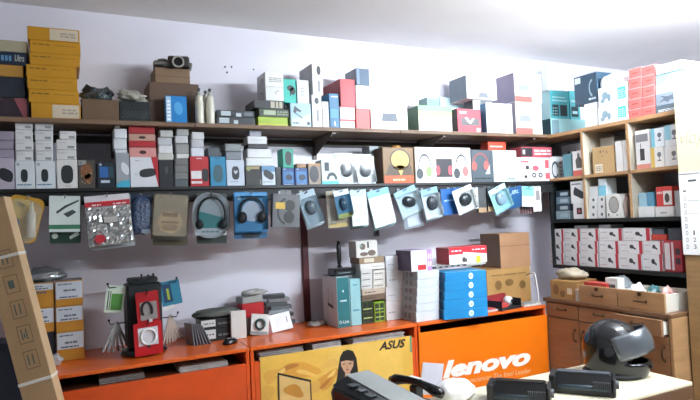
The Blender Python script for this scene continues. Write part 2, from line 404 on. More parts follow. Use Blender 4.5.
# ================================================================== upper wooden shelf
ORDS = ['lowest', 'second lowest', 'third lowest', 'fourth lowest', 'fifth lowest', 'sixth lowest']
YEL = 'bd8718'
prev = ZT; tops = []
for k, (a, b, yt, lab) in enumerate(((31, 81, 103.5, 1), (28.5, 79, 90, 0), (26.5, 77, 77.5, 0), (26, 76.5, 65.5, 0), (29.5, 80, 54, 0), (29.5, 80.5, 41.5, 0), (27.5, 80, 28, 1))):
    nm = ('topmost' if k == 6 else ORDS[k])
    o = sh('flat_carton', 'flat yellow carton, %s of the seven stacked below the ceiling%s' % (nm, ', with a white label' if lab else ''), 'box', a, b, yt, prev, YEL, d=.25, Y=3.03, g='yellow cartons stacked on the upper shelf', rz=random.uniform(-.02, .02))
    if lab: dec(o, 'F', 'paper_label', R(.42, .08, .97, .92), 'cdbfa6'); dec(o, 'F', 'label_lines', L(.62, .3, .93, .7, 2, k), '9c9484', .0012)
    else: dec(o, 'F', 'printed_lines', L(.06, .6, .40, .78, 1, k)+L(.5, .62, .9, .7, 1, k), '6f5216')
    prev = o
# left of them
a0 = sh('flat_carton', 'dark maroon flat carton at the far left on the upper shelf with a pink corner', 'box', -14, 29.5, 97.5, ZT, '2a2028', Y=3.05, d=.24)
dec(a0, 'F', 'pink_panel', P((.64, .98), (.94, .98), (.94, .05), (.86, .05)), '8a4a50')
a1 = sh('flat_carton', 'dark navy carton under the yellow-edged one at the far left', 'box', -14, 25, 76.5, a0, '1d2530', Y=3.05, d=.24, f={'R': '4b2630'})
a2 = sh('flat_carton', 'thin yellow carton between two dark cartons at the far left', 'box', -14, 23.5, 64.5, a1, 'a87c33', Y=3.05, d=.24)
a3 = sh('flat_carton', 'dark navy carton with pale lettering beneath a cream carton at far left', 'box', -14, 27, 51.5, a2, '15263a', Y=3.05, d=.24)
dec(a3, 'F', 'script_lettering', T('Ultra', .70, .3, .93, .8, .3), 'c9cec8'); dec(a3, 'F', 'blue_windows', R(.36, .3, .43, .7)+R(.46, .3, .52, .7)+R(.55, .3, .61, .7), '5b8fb8')
a4 = sh('flat_carton', 'cream flat carton topping the dark cartons at the far left', 'box', -14, 27, 40, a3, 'a39a80', Y=3.05, d=.24)
# brown carton with a black-handled bag
b0 = sh('small_carton', 'plain brown carton under a dark plastic bag on the upper shelf', 'box', 82, 119, 99.5, ZT, '6b543e', d=.2)
def bag(name, label, cat, c, r, m, lump=.35, seed=0, e=1.0, freq=2.4, n=26, rot=(0, 0, 0), group=None):
    """crumpled sack resting on z = c.z"""
    g = G().ball((0, 0, 0), r, n, 16, 0, e, lump, seed, freq)
    zlo = -r[2]*.72
    for v in g.v: v.z = max(v.z, zlo+.0*v.x)
    mz = min(v.z for v in g.v)
    for v in g.v: v.z -= mz
    o = g.build(name, m, None, c, rot, True); tag(o, label, cat, group); return o
p = at(99, 99, Y=3.12)
o = bag('plastic_bag', 'dark crumpled plastic bag lying on the plain brown carton', 'bag', (p.x-.012, 3.13, TOP[b0.name]+.001), (.078, .07, .045), FILM('3c4a4c', .92), .4, 3)
G().add([(-.07, -.03, .05), (-.045, -.045, .085), (-.01, -.05, .062), (-.04, -.05, .05)], [(0, 1, 2, 3)]).add([(.02, -.04, .06), (.05, -.03, .082), (.075, -.03, .05), (.065, -.045, .04)], [(0, 1, 2, 3)]).build('handle', M('101214'), o)
b1 = sh('mesh_box', 'black box with a dotted pattern beside the plain brown carton', 'box', 119.5, 150.5, 101.5, ZT, '141a1c', d=.2)
dec(b1, 'F', 'dot_pattern', sum([E(.12+.055*k, .22+.09*(k % 2)+.18*j, .016, .03, 6) for k in range(15) for j in range(2)], []), '4e6468')
p = at(131, 101, Y=3.1)
o = bag('plastic_bag', 'clear crumpled plastic bag drooping over the dotted black box', 'bag', (p.x-.004, 3.10, TOP[b1.name]+.016), (.07, .045, .03), FILM('b5b2a4', .8), .5, 8, rot=(0, .16, 0))
for k in range(3): pass
c0 = sh('big_carton', 'big brown cardboard box behind the blue packet and white bottles', 'box', 149.5, 199.5, 83, ZT, '5c4534', Y=3.11, d=.2)
c1 = sh('open_carton', 'smaller brown cardboard box under the silver camera device', 'box', 155, 190, 68, c0, '7d6247', Y=3.12, d=.17)
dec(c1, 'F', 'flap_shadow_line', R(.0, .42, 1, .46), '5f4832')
# camera device on the box
p = at(172, 68, Y=3.16)
dv = empty('camera_device', (p.x, 3.17, TOP[c1.name]+.001), (0, 0, -.15), 'silver and black camera device with a ringed lens on brown boxes', 'camera')
G().box(-.095, .105, -.06, .06, .012, .03, .005).build('body_plate', M('75736c', rough=.4), dv)
G().box(-.05, .09, -.07, .05, 0, .012, .003).build('base', M('3a3a38'), dv)
G().box(-.02, .09, -.075, -.02, -.0, .06, .008).build('lens_block', M('33322f', rough=.4), dv)
G().lathe([(.031, 0), (.031, .018), (.024, .018), (.022, .0)], 18, (.032, -.075, .024), 'y', cap=False).build('lens_ring', M('a8a69c', rough=.35), dv)
G().cyl(.0235, 0, .008, 18, (.032, -.075, .024), 'y').build('lens_glass', M('1c1c1e', rough=.15), dv)
G().lathe([(.03, 0), (.03, .02), (.024, .026)], 16, (-.045, -.0, .03)).build('dial', M('8f8d86', rough=.35), dv)
G().box(-.09, .02, -.02, .05, .03, .046, .004).build('top_cover', M('5e5d57'), dv)
b2 = sh('blue_packet', 'bright blue packet with white vertical lettering on the upper shelf', 'packet', 165.5, 187, 96, ZT, '1f7fc4', d=.05, Y=3.035, rough=.3)
dec(b2, 'F', 'white_side_band', R(.02, .05, .26, .97), '9ec4de'); dec(b2, 'F', 'vertical_lettering', sum([R(.06, .1+.13*k, .22, .18+.13*k) for k in range(6)], []), 'eef4f8', .0012)
dec(b2, 'F', 'light_swirl', E(.6, .55, .2, .25, 12, 1, .4), '4fa3da')
# bottles
def bottle(label, x, yb_, Y, h=.19):
    p = at(x, 110, Y=Y); t = empty('spray_bottle', (p.x, Y, ZT+.0006), (0, 0, 0), label, 'bottle', 'white bottles on the upper shelf')
    G().lathe([(.001, 0), (.021, 0), (.0225, .004), (.0215, .12), (.018, .128), (.0195, .132), (.0185, .15), (.010, .155)], 16).build('body', M('d9d6c4', rough=.3), t, smooth=True)
    G().lathe([(.0125, .155), (.0125, .168), (.010, .172)], 14).build('collar', M('b9b8ac'), t)
    G().lathe([(.006, .172), (.006, .182), (.009, .183), (.008, .192)], 10).build('nozzle', M('4f5358'), t)
bottle('front left white bottle beside the big brown box', 199.5, 122, 3.05)
bottle('white bottle half hidden between the two front white bottles', 206, 122, 3.10)
bottle('front right white bottle next to the thin black boxes', 210.3, 122, 3.05)
# thin black boxes
b3 = sh('thin_box', 'lower of two thin black boxes with white labels right of the bottles', 'box', 216, 255.5, 117, ZT, '1e262a', d=.16)
dec(b3, 'F', 'white_label', R(.08, .2, .33, .85)+R(.44, .15, .55, .6), 'b8c2c6')
b4 = sh('thin_box', 'upper of two thin black boxes with white labels right of the bottles', 'box', 217, 254.5, 110.5, b3, '20282c', d=.16)
dec(b4, 'F', 'white_label', R(.1, .15, .36, .85)+R(.5, .05, .64, .6), 'b8c2c6'); dec(b4, 'F', 'grey_label', R(.72, .2, .95, .75), '5f666b')
# lime group
c2 = sh('flat_carton', 'lime green flat carton at the bottom of the mixed stack', 'box', 258, 288, 117, ZT, '9bb52a', d=.16)
dec(c2, 'F', 'yellow_band', R(0, 0, 1, .25), 'c6c63a')
c3 = sh('flat_carton', 'dark green printed carton lying on the lime green one', 'box', 259, 289, 109, c2, '35402f', d=.15)
dec(c3, 'F', 'printed_lines', R(.15, .25, .55, .8), 'a4b08f'); dec(c3, 'F', 'small_lines', L(.6, .2, .95, .8, 2), '8a9678')
c4 = sh('flat_carton', 'black carton with a pale picture below two white printer cartons', 'box', 254, 284, 100.5, c3, '24262a', d=.17)
dec(c4, 'F', 'pale_picture', R(.55, .1, .95, .92), 'b3ad98'); dec(c4, 'F', 'dark_stripes', R(.68, .15, .73, .9)+R(.8, .15, .84, .9), '5d584c', .0012)
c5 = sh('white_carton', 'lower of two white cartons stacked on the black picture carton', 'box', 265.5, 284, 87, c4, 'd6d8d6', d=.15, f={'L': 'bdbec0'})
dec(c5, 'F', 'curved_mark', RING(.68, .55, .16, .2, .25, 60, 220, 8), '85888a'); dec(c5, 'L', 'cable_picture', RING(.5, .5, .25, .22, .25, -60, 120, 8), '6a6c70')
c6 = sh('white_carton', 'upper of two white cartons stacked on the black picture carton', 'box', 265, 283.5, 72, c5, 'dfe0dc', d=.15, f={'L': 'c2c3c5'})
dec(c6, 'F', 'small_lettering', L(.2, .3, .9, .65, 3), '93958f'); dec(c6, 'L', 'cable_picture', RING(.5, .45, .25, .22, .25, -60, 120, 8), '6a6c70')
# teal webcam etc
k1 = sh('dark_carton', 'small dark carton squeezed under the teal webcam box', 'box', 284.8, 289.0, 104.5, ZT, '1f3436', d=.14, Y=3.06)
c8 = sh('picture_carton', 'white and blue carton showing a dark hand tool', 'box', 290.6, 311, 103.5, ZT, 'c8dbe8', d=.16)
dec(c8, 'F', 'blue_wash', P((0, .3), (1, .6), (1, 1), (0, 1)), 'a5c6df'); dec(c8, 'F', 'tool_picture', P((.12, .62), (.2, .9), (.3, .82), (.52, .70), (.5, .62), (.3, .68), (.22, .55))+P((.2, .58), (.25, .6), (.58, .4), (.55, .36)), '27323c', .0012)
dec(c8, 'F', 'brand_lettering', L(.1, .12, .4, .22, 1)+E(.86, .16, .08, .07), '3d4a56', .0012)
c7 = sh('webcam_box', 'teal box with a black webcam picture beside the white cartons', 'box', 283.6, 296, 79, [k1, c8], '2fb5a4', d=.1)
dec(c7, 'F', 'webcam_picture', E(.55, .62, .28, .12)+E(.75, .5, .2, .16)+R(.5, .3, .6, .55), '1c2c30')
c9 = sh('small_carton', 'plain pale grey carton standing between the teal box and tall white boxes', 'box', 297, 309, 80, c8, 'd4d6da', d=.12)
dec(c9, 'F', 'printed_lines', L(.3, .3, .6, .7, 3), 'a9abb0')
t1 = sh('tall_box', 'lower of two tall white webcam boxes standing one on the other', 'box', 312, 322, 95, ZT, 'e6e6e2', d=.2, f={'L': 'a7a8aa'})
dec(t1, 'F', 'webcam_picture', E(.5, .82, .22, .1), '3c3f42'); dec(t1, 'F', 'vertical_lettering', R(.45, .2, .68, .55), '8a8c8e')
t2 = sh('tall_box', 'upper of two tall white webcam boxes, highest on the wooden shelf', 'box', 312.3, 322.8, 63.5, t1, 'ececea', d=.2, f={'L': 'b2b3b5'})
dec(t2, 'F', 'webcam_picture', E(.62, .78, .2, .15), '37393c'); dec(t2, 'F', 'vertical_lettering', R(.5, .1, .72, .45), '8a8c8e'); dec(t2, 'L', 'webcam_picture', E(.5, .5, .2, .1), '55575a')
t3 = sh('small_carton', 'narrow white carton between a tall white box and a narrow blue box', 'box', 322.4, 329, 101.5, ZT, 'dadbd8', d=.14)
dec(t3, 'F', 'printed_lines', L(.25, .15, .7, .9, 5), 'a9aaa8')
t4 = sh('narrow_box', 'narrow deep blue box standing left of the red cartons', 'box', 329.5, 339.2, 93.5, ZT, '1f6a92', d=.14)
dec(t4, 'F', 'brand_lettering', L(.2, .88, .9, .94, 1), 'd6e6ee'); dec(t4, 'F', 'star_mark', P((.4, .12), (.5, .22), (.6, .12), (.55, .05)), 'd6e6ee'); dec(t4, 'F', 'light_band', R(.1, .3, .9, .55), '3d8fb4')
t5 = sh('white_carton', 'lower white carton with red stripes beside the narrow blue box', 'box', 340, 355, 119.5, ZT, 'e6dcdc', d=.2)
dec(t5, 'F', 'red_stripe', R(0, .8, 1, 1), 'c23a3c')
t6 = sh('white_carton', 'upper white carton with small print under the big red carton', 'box', 340, 355, 106.5, t5, 'ece4e2', d=.2)
dec(t6, 'F', 'small_lettering', L(.5, .25, .92, .4, 1)+L(.1, .6, .5, .7, 1), 'a88f90'); dec(t6, 'F', 'red_stripe', R(0, .9, 1, 1), 'c9484a')
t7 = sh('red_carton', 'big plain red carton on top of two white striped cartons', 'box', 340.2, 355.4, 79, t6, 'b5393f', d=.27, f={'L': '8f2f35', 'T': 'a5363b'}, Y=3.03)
t8 = sh('red_carton', 'bright red carton at the base of the navy topped column', 'box', 356, 370, 109, ZT, 'd34a44', d=.18)
t9 = sh('white_carton', 'plain white carton in the middle of the navy topped column', 'box', 356, 369.5, 85.5, t8, 'eeeae8', d=.18)
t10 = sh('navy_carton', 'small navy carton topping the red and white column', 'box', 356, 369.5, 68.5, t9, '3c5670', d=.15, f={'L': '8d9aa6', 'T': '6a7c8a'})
dec(t10, 'F', 'light_panel', R(.05, .05, .25, .95), '6d88a0')
# routers
def router_pic(o, u, v, s=1, red=True, body='3c4656'):
    dec(o, 'F', 'antenna_picture', R(u-.20*s, v+.1*s, u-.18*s, v+.55*s)+R(u+.18*s, v+.1*s, u+.20*s, v+.55*s), 'c46a62' if red else '6a6f76')
    dec(o, 'F', 'router_picture', P((u-.22*s, v-.12*s), (u+.22*s, v-.12*s), (u+.18*s, v+.13*s), (u-.18*s, v+.13*s)), body)
t11 = sh('router_box', 'large white router carton with two red antennas pictured', 'box', 370.6, 407.5, 97.5, ZT, 'f1eff0', d=.12)
router_pic(t11, .5, .38); dec(t11, 'F', 'brand_lettering', L(.03, .92, .22, .97, 1)+L(.78, .86, .98, .96, 2)+L(.3, .16, .68, .21, 1), '6b7076')
t12 = sh('green_carton', 'white carton with a green and yellow fading top', 'box', 418.5, 452, 106, ZT, 'f2f2ea', d=.2, f={'L': '55745a'})
dec(t12, 'F', 'green_band', R(0, .78, 1, 1), '7cc87a'); dec(t12, 'F', 'yellow_band', R(0, .58, 1, .78), 'd9dd7a'); dec(t12, 'F', 'printed_lines', L(.05, .1, .8, .3, 2), 'c6c6bc')
t13 = sh('grey_carton', 'small teal grey carton lying on the green faded carton', 'box', 427, 439.5, 97.5, t12, '86a6a6', d=.1, Y=3.1)
dec(t13, 'F', 'printed_lines', L(.1, .2, .9, .8, 3), '5f7f80')
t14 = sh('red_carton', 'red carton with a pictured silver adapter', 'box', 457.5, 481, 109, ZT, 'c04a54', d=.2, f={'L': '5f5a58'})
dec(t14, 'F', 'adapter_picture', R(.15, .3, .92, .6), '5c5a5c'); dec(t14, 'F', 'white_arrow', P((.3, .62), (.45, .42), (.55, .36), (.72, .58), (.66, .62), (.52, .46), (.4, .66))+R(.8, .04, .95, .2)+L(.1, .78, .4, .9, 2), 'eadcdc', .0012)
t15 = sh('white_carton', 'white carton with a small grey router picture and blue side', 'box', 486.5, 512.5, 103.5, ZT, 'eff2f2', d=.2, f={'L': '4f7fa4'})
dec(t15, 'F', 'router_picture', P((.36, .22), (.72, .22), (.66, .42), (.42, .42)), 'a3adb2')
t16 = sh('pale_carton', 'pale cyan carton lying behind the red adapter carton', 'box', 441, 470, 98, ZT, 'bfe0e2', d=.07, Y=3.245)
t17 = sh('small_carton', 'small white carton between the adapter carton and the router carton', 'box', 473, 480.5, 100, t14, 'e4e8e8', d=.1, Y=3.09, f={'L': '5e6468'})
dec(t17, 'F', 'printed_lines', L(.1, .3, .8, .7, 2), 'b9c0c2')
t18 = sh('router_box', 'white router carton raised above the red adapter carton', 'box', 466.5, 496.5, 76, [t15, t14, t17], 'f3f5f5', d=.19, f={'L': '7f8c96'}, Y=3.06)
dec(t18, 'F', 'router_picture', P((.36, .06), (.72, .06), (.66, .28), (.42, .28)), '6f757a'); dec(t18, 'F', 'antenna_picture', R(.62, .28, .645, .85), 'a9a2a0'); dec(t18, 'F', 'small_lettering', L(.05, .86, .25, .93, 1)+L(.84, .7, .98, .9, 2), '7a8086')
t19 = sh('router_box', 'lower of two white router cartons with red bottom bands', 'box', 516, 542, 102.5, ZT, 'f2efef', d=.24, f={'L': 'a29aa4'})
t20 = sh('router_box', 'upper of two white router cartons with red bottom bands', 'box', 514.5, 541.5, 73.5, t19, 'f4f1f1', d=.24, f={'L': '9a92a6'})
for o in (t19, t20):
    dec(o, 'F', 'red_band', R(0, 0, .62, .2), 'd8665e'); dec(o, 'F', 'router_picture', P((.1, .4), (.55, .4), (.55, .52), (.48, .6), (.14, .58)), '8a8f96'); dec(o, 'F', 'antenna_picture', P((.86, .25), (.9, .25), (.82, .9), (.79, .9))+P((.7, .55), (.73, .55), (.68, .9), (.65, .9)), 'c98e88'); dec(o, 'F', 'small_lettering', L(.68, .05, .96, .16, 2), 'c4aaa8')
# corner of the bookcase top
u0 = sh('flat_carton', 'pale teal flat carton at the bottom of the corner stack', 'box', 551, 586, 119, ZT, 'a8dcdf', Y=3.05, d=.2, f={'L': '2f4a54'})
dec(u0, 'F', 'grey_panel', R(.02, .1, .22, .9), '7a9aa4')
u1 = sh('teal_carton', 'teal carton with black square codes beneath the white corner carton', 'box', 550.5, 569, 91, u0, '4fb3bb', Y=3.06, d=.16, f={'L': 'b9dadd'})
dec(u1, 'F', 'black_pattern', R(.08, .1, .42, .5)+R(.5, .1, .88, .5), '23383e'); dec(u1, 'F', 'pale_pattern', sum([R(.12+.09*k, .15+.1*j, .16+.09*k, .2+.1*j) for k in range(3) for j in range(3)], [])+R(.1, .62, .9, .68)+R(.1, .74, .8, .79), 'a6dfe2', .0012)
u2 = sh('teal_carton', 'right-hand teal carton with a black pattern in the corner stack', 'box', 570, 580, 91, u0, '63c3cb', Y=3.07, d=.14)
dec(u2, 'F', 'black_pattern', R(.1, .1, .8, .45), '2a4046'); dec(u2, 'F', 'pale_pattern', R(.2, .2, .7, .3)+R(.1, .6, .9, .68), 'b6e6e8', .0012)
u3 = sh('white_carton', 'plain white carton topping the teal corner stack', 'box', 547.5, 566, 65, u1, 'f2f4f4', Y=3.06, d=.22)
dec(u3, 'L', 'printed_lines', R(.3, .2, .75, .8), 'd3d8da')
# right bookcase top
r0 = rb('white_carton', 'white carton on the bookcase top under the navy box', 'box', 584.5, 597.5, 103, ZT, 'eef0f0', X=3.14, d=.2)
r1 = rb('navy_box', 'large navy box with a pale swirl above a white carton', 'box', 574, 597.5, 74.5, r0, '2b4658', X=3.14, d=.2)
dec(r1, 'F', 'pale_swirl', RING(.8, .5, .16, .3, .3, 90, 260, 8), '8fa9b4'); dec(r1, 'F', 'corner_label', R(.05, .75, .3, .95), 'cfe0e4'); dec(r1, 'F', 'brand_lettering', L(.62, .08, .95, .2, 1), 'c9d6da')
r2 = rb('white_carton', 'lower white carton with a teal panel on the bookcase top', 'box', 598, 628, 104.5, ZT, 'eef2f2', X=3.13, d=.2)
r3 = rb('white_carton', 'upper white carton with a teal panel under the white bag', 'box', 598, 627.5, 85, r2, 'f2f5f5', X=3.13, d=.2)
for o in (r2, r3): dec(o, 'F', 'teal_panel', R(.68, .2, .95, .8), '4cc0b4'); dec(o, 'F', 'grey_picture', E(.24, .55, .11, .2)+E(.15, .3, .08, .12)+E(.38, .4, .06, .2), '8aa4b0'); dec(o, 'F', 'panel_lines', L(.71, .25, .92, .7, 4), 'c2ebe6', .0012)
p = at(611, 84, X=3.2)
bag('white_bag', 'white bag lying flat on the upper teal panel carton', 'bag', (3.23, p.y-.025, TOP[r3.name]+.001), (.085, .088, .05), M('eef3f5', rough=.4, bump=.2), .12, 5, .6)
cols = [(628.5, 641.5), (642, 655)]
for c in (0, 1):
    prev = ZT
    for k in range(5):
        a, b = cols[c]; sx = (.4*k if c == 0 else -.9*(k > 2)*1)
        o = rb('pink_carton', 'salmon red carton, %s of the %s column of five on the bookcase' % (ORDS[k] if k < 4 else 'topmost', 'left' if c == 0 else 'right'), 'box', a, b, (109, 98.5, 88, 77.5, 68)[k]-(2.6 if c else 0), prev, 'd6706a', X=3.13, d=.16, g='salmon red cartons on the bookcase')
        dec(o, 'F', 'logo_bar', L(.3, .35, .75, .6, 1, k), 'b1453f'); dec(o, 'F', 'pale_edge', R(0, .92, 1, 1), 'ecb2ac')
        prev = o
v0 = rb('dark_carton', 'flat dark printed carton at the bookcase end beside the salmon cartons', 'box', 655.5, 680.5, 104, ZT, '56636c', X=3.13, d=.2)
dec(v0, 'F', 'white_lettering', L(.1, .15, .8, .5, 2)+R(.1, .05, .9, .1), 'dfe6e8')
v1 = rb('grey_carton', 'grey carton with a dark star shape at the bookcase end', 'box', 655.5, 680.5, 92, v0, '8d98a2', X=3.13, d=.2)
dec(v1, 'F', 'dark_star', P((.1, .2), (.35, .35), (.5, .15), (.6, .35), (.9, .25), (.7, .6), (.9, .85), (.5, .65), (.15, .85), (.35, .55)), '5d6874')
v2 = rb('white_carton', 'white carton between the grey and teal cartons at the bookcase end', 'box', 655.5, 681, 82.5, v1, 'e9eff2', X=3.13, d=.2)
v3 = rb('teal_carton', 'pale teal carton below the topmost white carton at the bookcase end', 'box', 655.5, 681, 72.5, v2, '9fc8d0', X=3.13, d=.2)
v4 = rb('white_carton', 'topmost white carton of the stack at the bookcase end', 'box', 655.5, 682, 63, v3, 'eff4f6', X=3.12, d=.21)
# on the tall cabinet
w0 = carton('white_carton', 'white carton lying on top of the tall cabinet', 'box', .3, .25, .03, (TX+.16, 1.78, 2.1706), 'eceff0', -pi/2)
w1 = carton('blue_carton', 'pale blue carton stacked on the tall cabinet', 'box', .26, .22, .03, (TX+.15, 1.77, TOP[w0.name]+.0006), 'b9d6e0', -pi/2+.1)
# ================================================================== black display shelf
m0 = sh('mouse_box', 'grey mouse box at the far left end of the black shelf', 'box', -6, 14.6, 158, ZM, 'b3aab8', d=.1)
dec(m0, 'F', 'mouse_picture', MS(.58, .46, .36, .2, -.25), '24282e')
hp = []
for k, (a, b) in enumerate(((15, 35), (35.3, 55.6))):
    o = sh('mouse_box', '%s of the two white mouse boxes with a small round logo' % ('left' if k == 0 else 'right'), 'box', a, b, 161, ZM, 'd3d9da', d=.1)
    dec(o, 'F', 'mouse_picture', MS(.46, .48, .18, .23), '202a2e'); dec(o, 'F', 'blue_lettering', L(.08, .12, .82, .2, 1, k), '5a7fa0'); hp.append(o)
    dec(o, 'F', 'round_logo', E(.16, .88, .09, .06), 'a9b3bb'); dec(o, 'F', 'logo_lettering', T('hp', .12, .855, .20, .905, .2), '5a6d80', .0012)
m3 = sh('mouse_box', 'white box with one large black mouse picture', 'box', 56.6, 77.6, 160, ZM, 'd8d6d2', d=.1)
dec(m3, 'F', 'mouse_picture', MS(.5, .5, .3, .32), '252b2c'); dec(m3, 'F', 'small_lettering', L(.4, .07, .65, .11, 1), '7a7a78')
m4 = sh('mouse_box', 'dark box with a glittering golden brown picture', 'box', 78.2, 94.6, 160, ZM, '4a443c', d=.1)
dec(m4, 'F', 'golden_picture', E(.5, .6, .36, .28, 12)+E(.6, .35, .25, .2, 9), '7c4f30'); dec(m4, 'F', 'golden_glints', sum([E(.2+.62*random.random(), .12+.6*random.random(), .03, .025, 6) for k in range(9)], []), 'c9a67a', .0012); dec(m4, 'F', 'pale_top', R(.02, .82, .5, .98), 'a3a39c')
dec(m4, 'F', 'round_logo', E(.16, .9, .1, .055), '6f7a84', .0012)
m5 = sh('mouse_box', 'black and blue product box beside the golden picture box', 'box', 97, 115.2, 162, ZM, '16202a', d=.1)
dec(m5, 'F', 'blue_panel', R(.14, .4, .62, .82), '2c62a4'); dec(m5, 'F', 'teal_panel', R(.62, .4, .92, .82), '24424e'); dec(m5, 'F', 'white_label', R(.2, .2, .7, .3)+E(.2, .9, .07, .04), 'b9c6d2')
m6 = sh('mouse_box', 'grey and cyan box showing a white mouse', 'box', 115.8, 129.6, 153, ZM, '9aa0a4', d=.1)
dec(m6, 'F', 'white_mouse_picture', MS(.68, .55, .3, .15, -.3), 'd9dcde'); dec(m6, 'F', 'cyan_panel', P((0, 0), (1, 0), (1, .22), (.4, .2), (0, .1)), '43a7c4')
m7 = sh('mouse_box', 'wide white and red box showing a black mouse', 'box', 130, 158.4, 157, ZM, 'd6d8dc', d=.1)
dec(m7, 'F', 'red_edge', P((.75, 1), (1, 1), (1, 0)), 'b3232a'); dec(m7, 'F', 'mouse_picture', MS(.62, .48, .3, .14, .12), '22282e'); dec(m7, 'F', 'small_lettering', L(.15, .42, .24, .46, 1)+L(.2, .85, .35, .9, 1), '6e757c')
m8 = sh('black_box', 'tall black box between the red edged box and grey boxes', 'box', 158.8, 173.6, 160, ZM, '1c1f24', d=.1)
dec(m8, 'F', 'grey_mark', R(.45, .5, .6, .75), '5a5c62')
prev = ZM
for k, yt in enumerate((179.5, 172.5, 165.5, 158.5)):
    prev = sh('small_carton', 'small dark grey carton, %s of four beside the red box' % (ORDS[k] if k < 3 else 'topmost'), 'box', 174.4, 188.4, yt, prev, ('4d5558', '6f7170', '70706e', '6a6866')[k], d=.1, g='grey cartons beside the red box')
    dec(prev, 'F', 'dark_end', R(0, 0, .08, 1), '2a2c2e')
m9 = prev
m10 = sh('mouse_box', 'red box with a white label and a black mouse', 'box', 190, 209, 156.5, ZM, 'b01d26', d=.1)
dec(m10, 'F', 'white_panel', R(.05, .26, .6, .52), 'dcdcda'); dec(m10, 'F', 'white_stripe', R(.05, .1, .62, .18), 'd9cfcf'); dec(m10, 'F', 'mouse_picture', MS(.8, .38, .18, .22), '1b1c20', .0012); dec(m10, 'F', 'hang_slot', R(.35, .92, .65, .95), 'e9dada')
m11 = sh('mouse_box', 'turquoise blue box with a grey mouse picture', 'box', 210, 226, 156.5, ZM, '2384ac', d=.1)
dec(m11, 'F', 'mouse_picture', MS(.5, .42, .3, .3), '31555f'); dec(m11, 'F', 'hang_slot', R(.35, .93, .65, .96), '14506a')
m12 = sh('mouse_box', 'pale blue white box with a sporty black mouse', 'box', 226.4, 244.6, 160, ZM, 'c2cbd8', d=.1)
dec(m12, 'F', 'mouse_picture', MS(.5, .5, .21, .26), '22262c'); dec(m12, 'F', 'white_mark', P((.4, .55), (.5, .45), (.62, .55), (.58, .62), (.5, .54), (.44, .62)), 'cdd4dc', .0012); dec(m12, 'F', 'small_lettering', L(.22, .14, .6, .2, 1), '70788a')
m13 = sh('black_box', 'black box with a gold top strip beside the pale mouse box', 'box', 245.4, 261.2, 166, ZM, '1d201e', d=.1)
dec(m13, 'F', 'gold_strip', R(.05, .84, .9, .98), '9a865a'); dec(m13, 'F', 'gold_seal', E(.2, .86, .14, .12), '8a9460', .0012); dec(m13, 'F', 'white_edge', R(.94, .05, 1, .3), 'c9c9c4')
m14 = sh('mouse_box', 'white and blue box with a tilted black mouse', 'box', 261.8, 275.4, 166, ZM, 'cfdae4', d=.1)
dec(m14, 'F', 'blue_top', R(0, .7, 1, 1), '5f8db4'); dec(m14, 'F', 'mouse_picture', MS(.5, .55, .4, .2, -.4), '1c2024', .0012); dec(m14, 'F', 'small_lettering', L(.1, .15, .8, .22, 1), '7a8794')
m15 = sh('black_box', 'narrow black box between the blue and white mouse boxes', 'box', 275.8, 281.4, 167, ZM, '181c22', d=.1)
bl = []
for k, (a, b) in enumerate(((282, 294.6), (295, 307.8))):
    o = sh('blue_box', '%s of the two matching deep blue gadget boxes' % ('left' if k == 0 else 'right'), 'box', a, b, 168, ZM, '14407a', d=.1)
    dec(o, 'F', 'pale_blue_panel', R(.1, .12, .9, .8), '3a78b0'); dec(o, 'F', 'gadget_picture', E(.55, .45, .28, .18), '15283c', .0012); dec(o, 'F', 'white_lettering', R(.14, .9, .3, .96)+L(.12, .03, .9, .08, 1), 'bfd4ea'); bl.append(o)
m16 = sh('clear_box', 'brown tinted window box with a dark round product', 'box', 308.3, 321, 163.5, ZM, '8f8272', d=.09, f={'T': 'b08a5c'})
dec(m16, 'F', 'round_product_picture', E(.45, .5, .38, .4), '33353a'); dec(m16, 'F', 'orange_strip', R(0, .9, 1, 1), 'b98a52')
m17 = sh('earphone_box', 'pale cyan box with curled black earphones', 'box', 321.5, 338.6, 160, ZM, 'cfe2e2', d=.09)
dec(m17, 'F', 'earphone_picture', RING(.6, .2, .32, .3, .45, 0, 180, 10)+R(.18, .55, .45, .9), '26343a'); dec(m17, 'F', 'cyan_base', R(0, 0, 1, .14), '58bcd0'); dec(m17, 'F', 'white_top', R(.05, .92, .95, 1), 'f0f4f4', .0012)
# two slanted clear mouse packs
def slant(label, x0, x1, yt, sx):
    p0, p1, p2 = at(x0, 185, Y=3.05), at(x1, 185, Y=3.05), at(x0, yt, Y=3.05)
    w = p1.x-p0.x; h = p2.z-ZM
    t = empty('mouse_pack', ((p0.x+p1.x)/2, 3.05, ZM+.0008), (radians(-7), 0, 0), label, 'mouse pack')
    G().prism([(-w/2, 0), (w/2, 0), (w/2+sx, h), (-w/2+sx, h)], 0, .004).build('backing_card', M('d3d8d8', rough=.35), t)
    G().ball((sx*.5, -.004, h*.5), (w*.3, .024, h*.27), 18, 10, 0, .8).build('mouse', M('3c4145', rough=.25), t, smooth=True)
    G().ball((sx*.5+w*.05, -.022, h*.55), (w*.1, .008, h*.1), 10, 6).build('grey_shell', M('9aa2a6', rough=.25), t, smooth=True)
    G().prism([(q[0]*.9+sx*.1, q[1]*.86+h*.06) for q in ((-w/2, 0), (w/2, 0), (w/2+sx, h), (-w/2+sx, h))], -.034, -.001).build('blister', CLEAR(), t)
    return t
slant('left clear mouse pack standing before the grey box', 339.5, 357.5, 152.5, -.014)
slant('right clear mouse pack touching the grey box', 358.5, 376, 153.5, -.014)
m20 = sh('grey_box', 'narrow grey box left of the brown character box', 'box', 370, 379.5, 146, ZM, '7d888c', d=.1, Y=3.14)
dec(m20, 'F', 'dark_stripe', R(.55, .05, .8, .8), '3e474b')
m21 = sh('gift_box', 'brown box with a golden rounded shape and an orange base', 'box', 383, 413.6, 147.5, ZM, '7a5a2e', d=.12, f={'T': 'a8783a', 'L': '6a4a2a'})
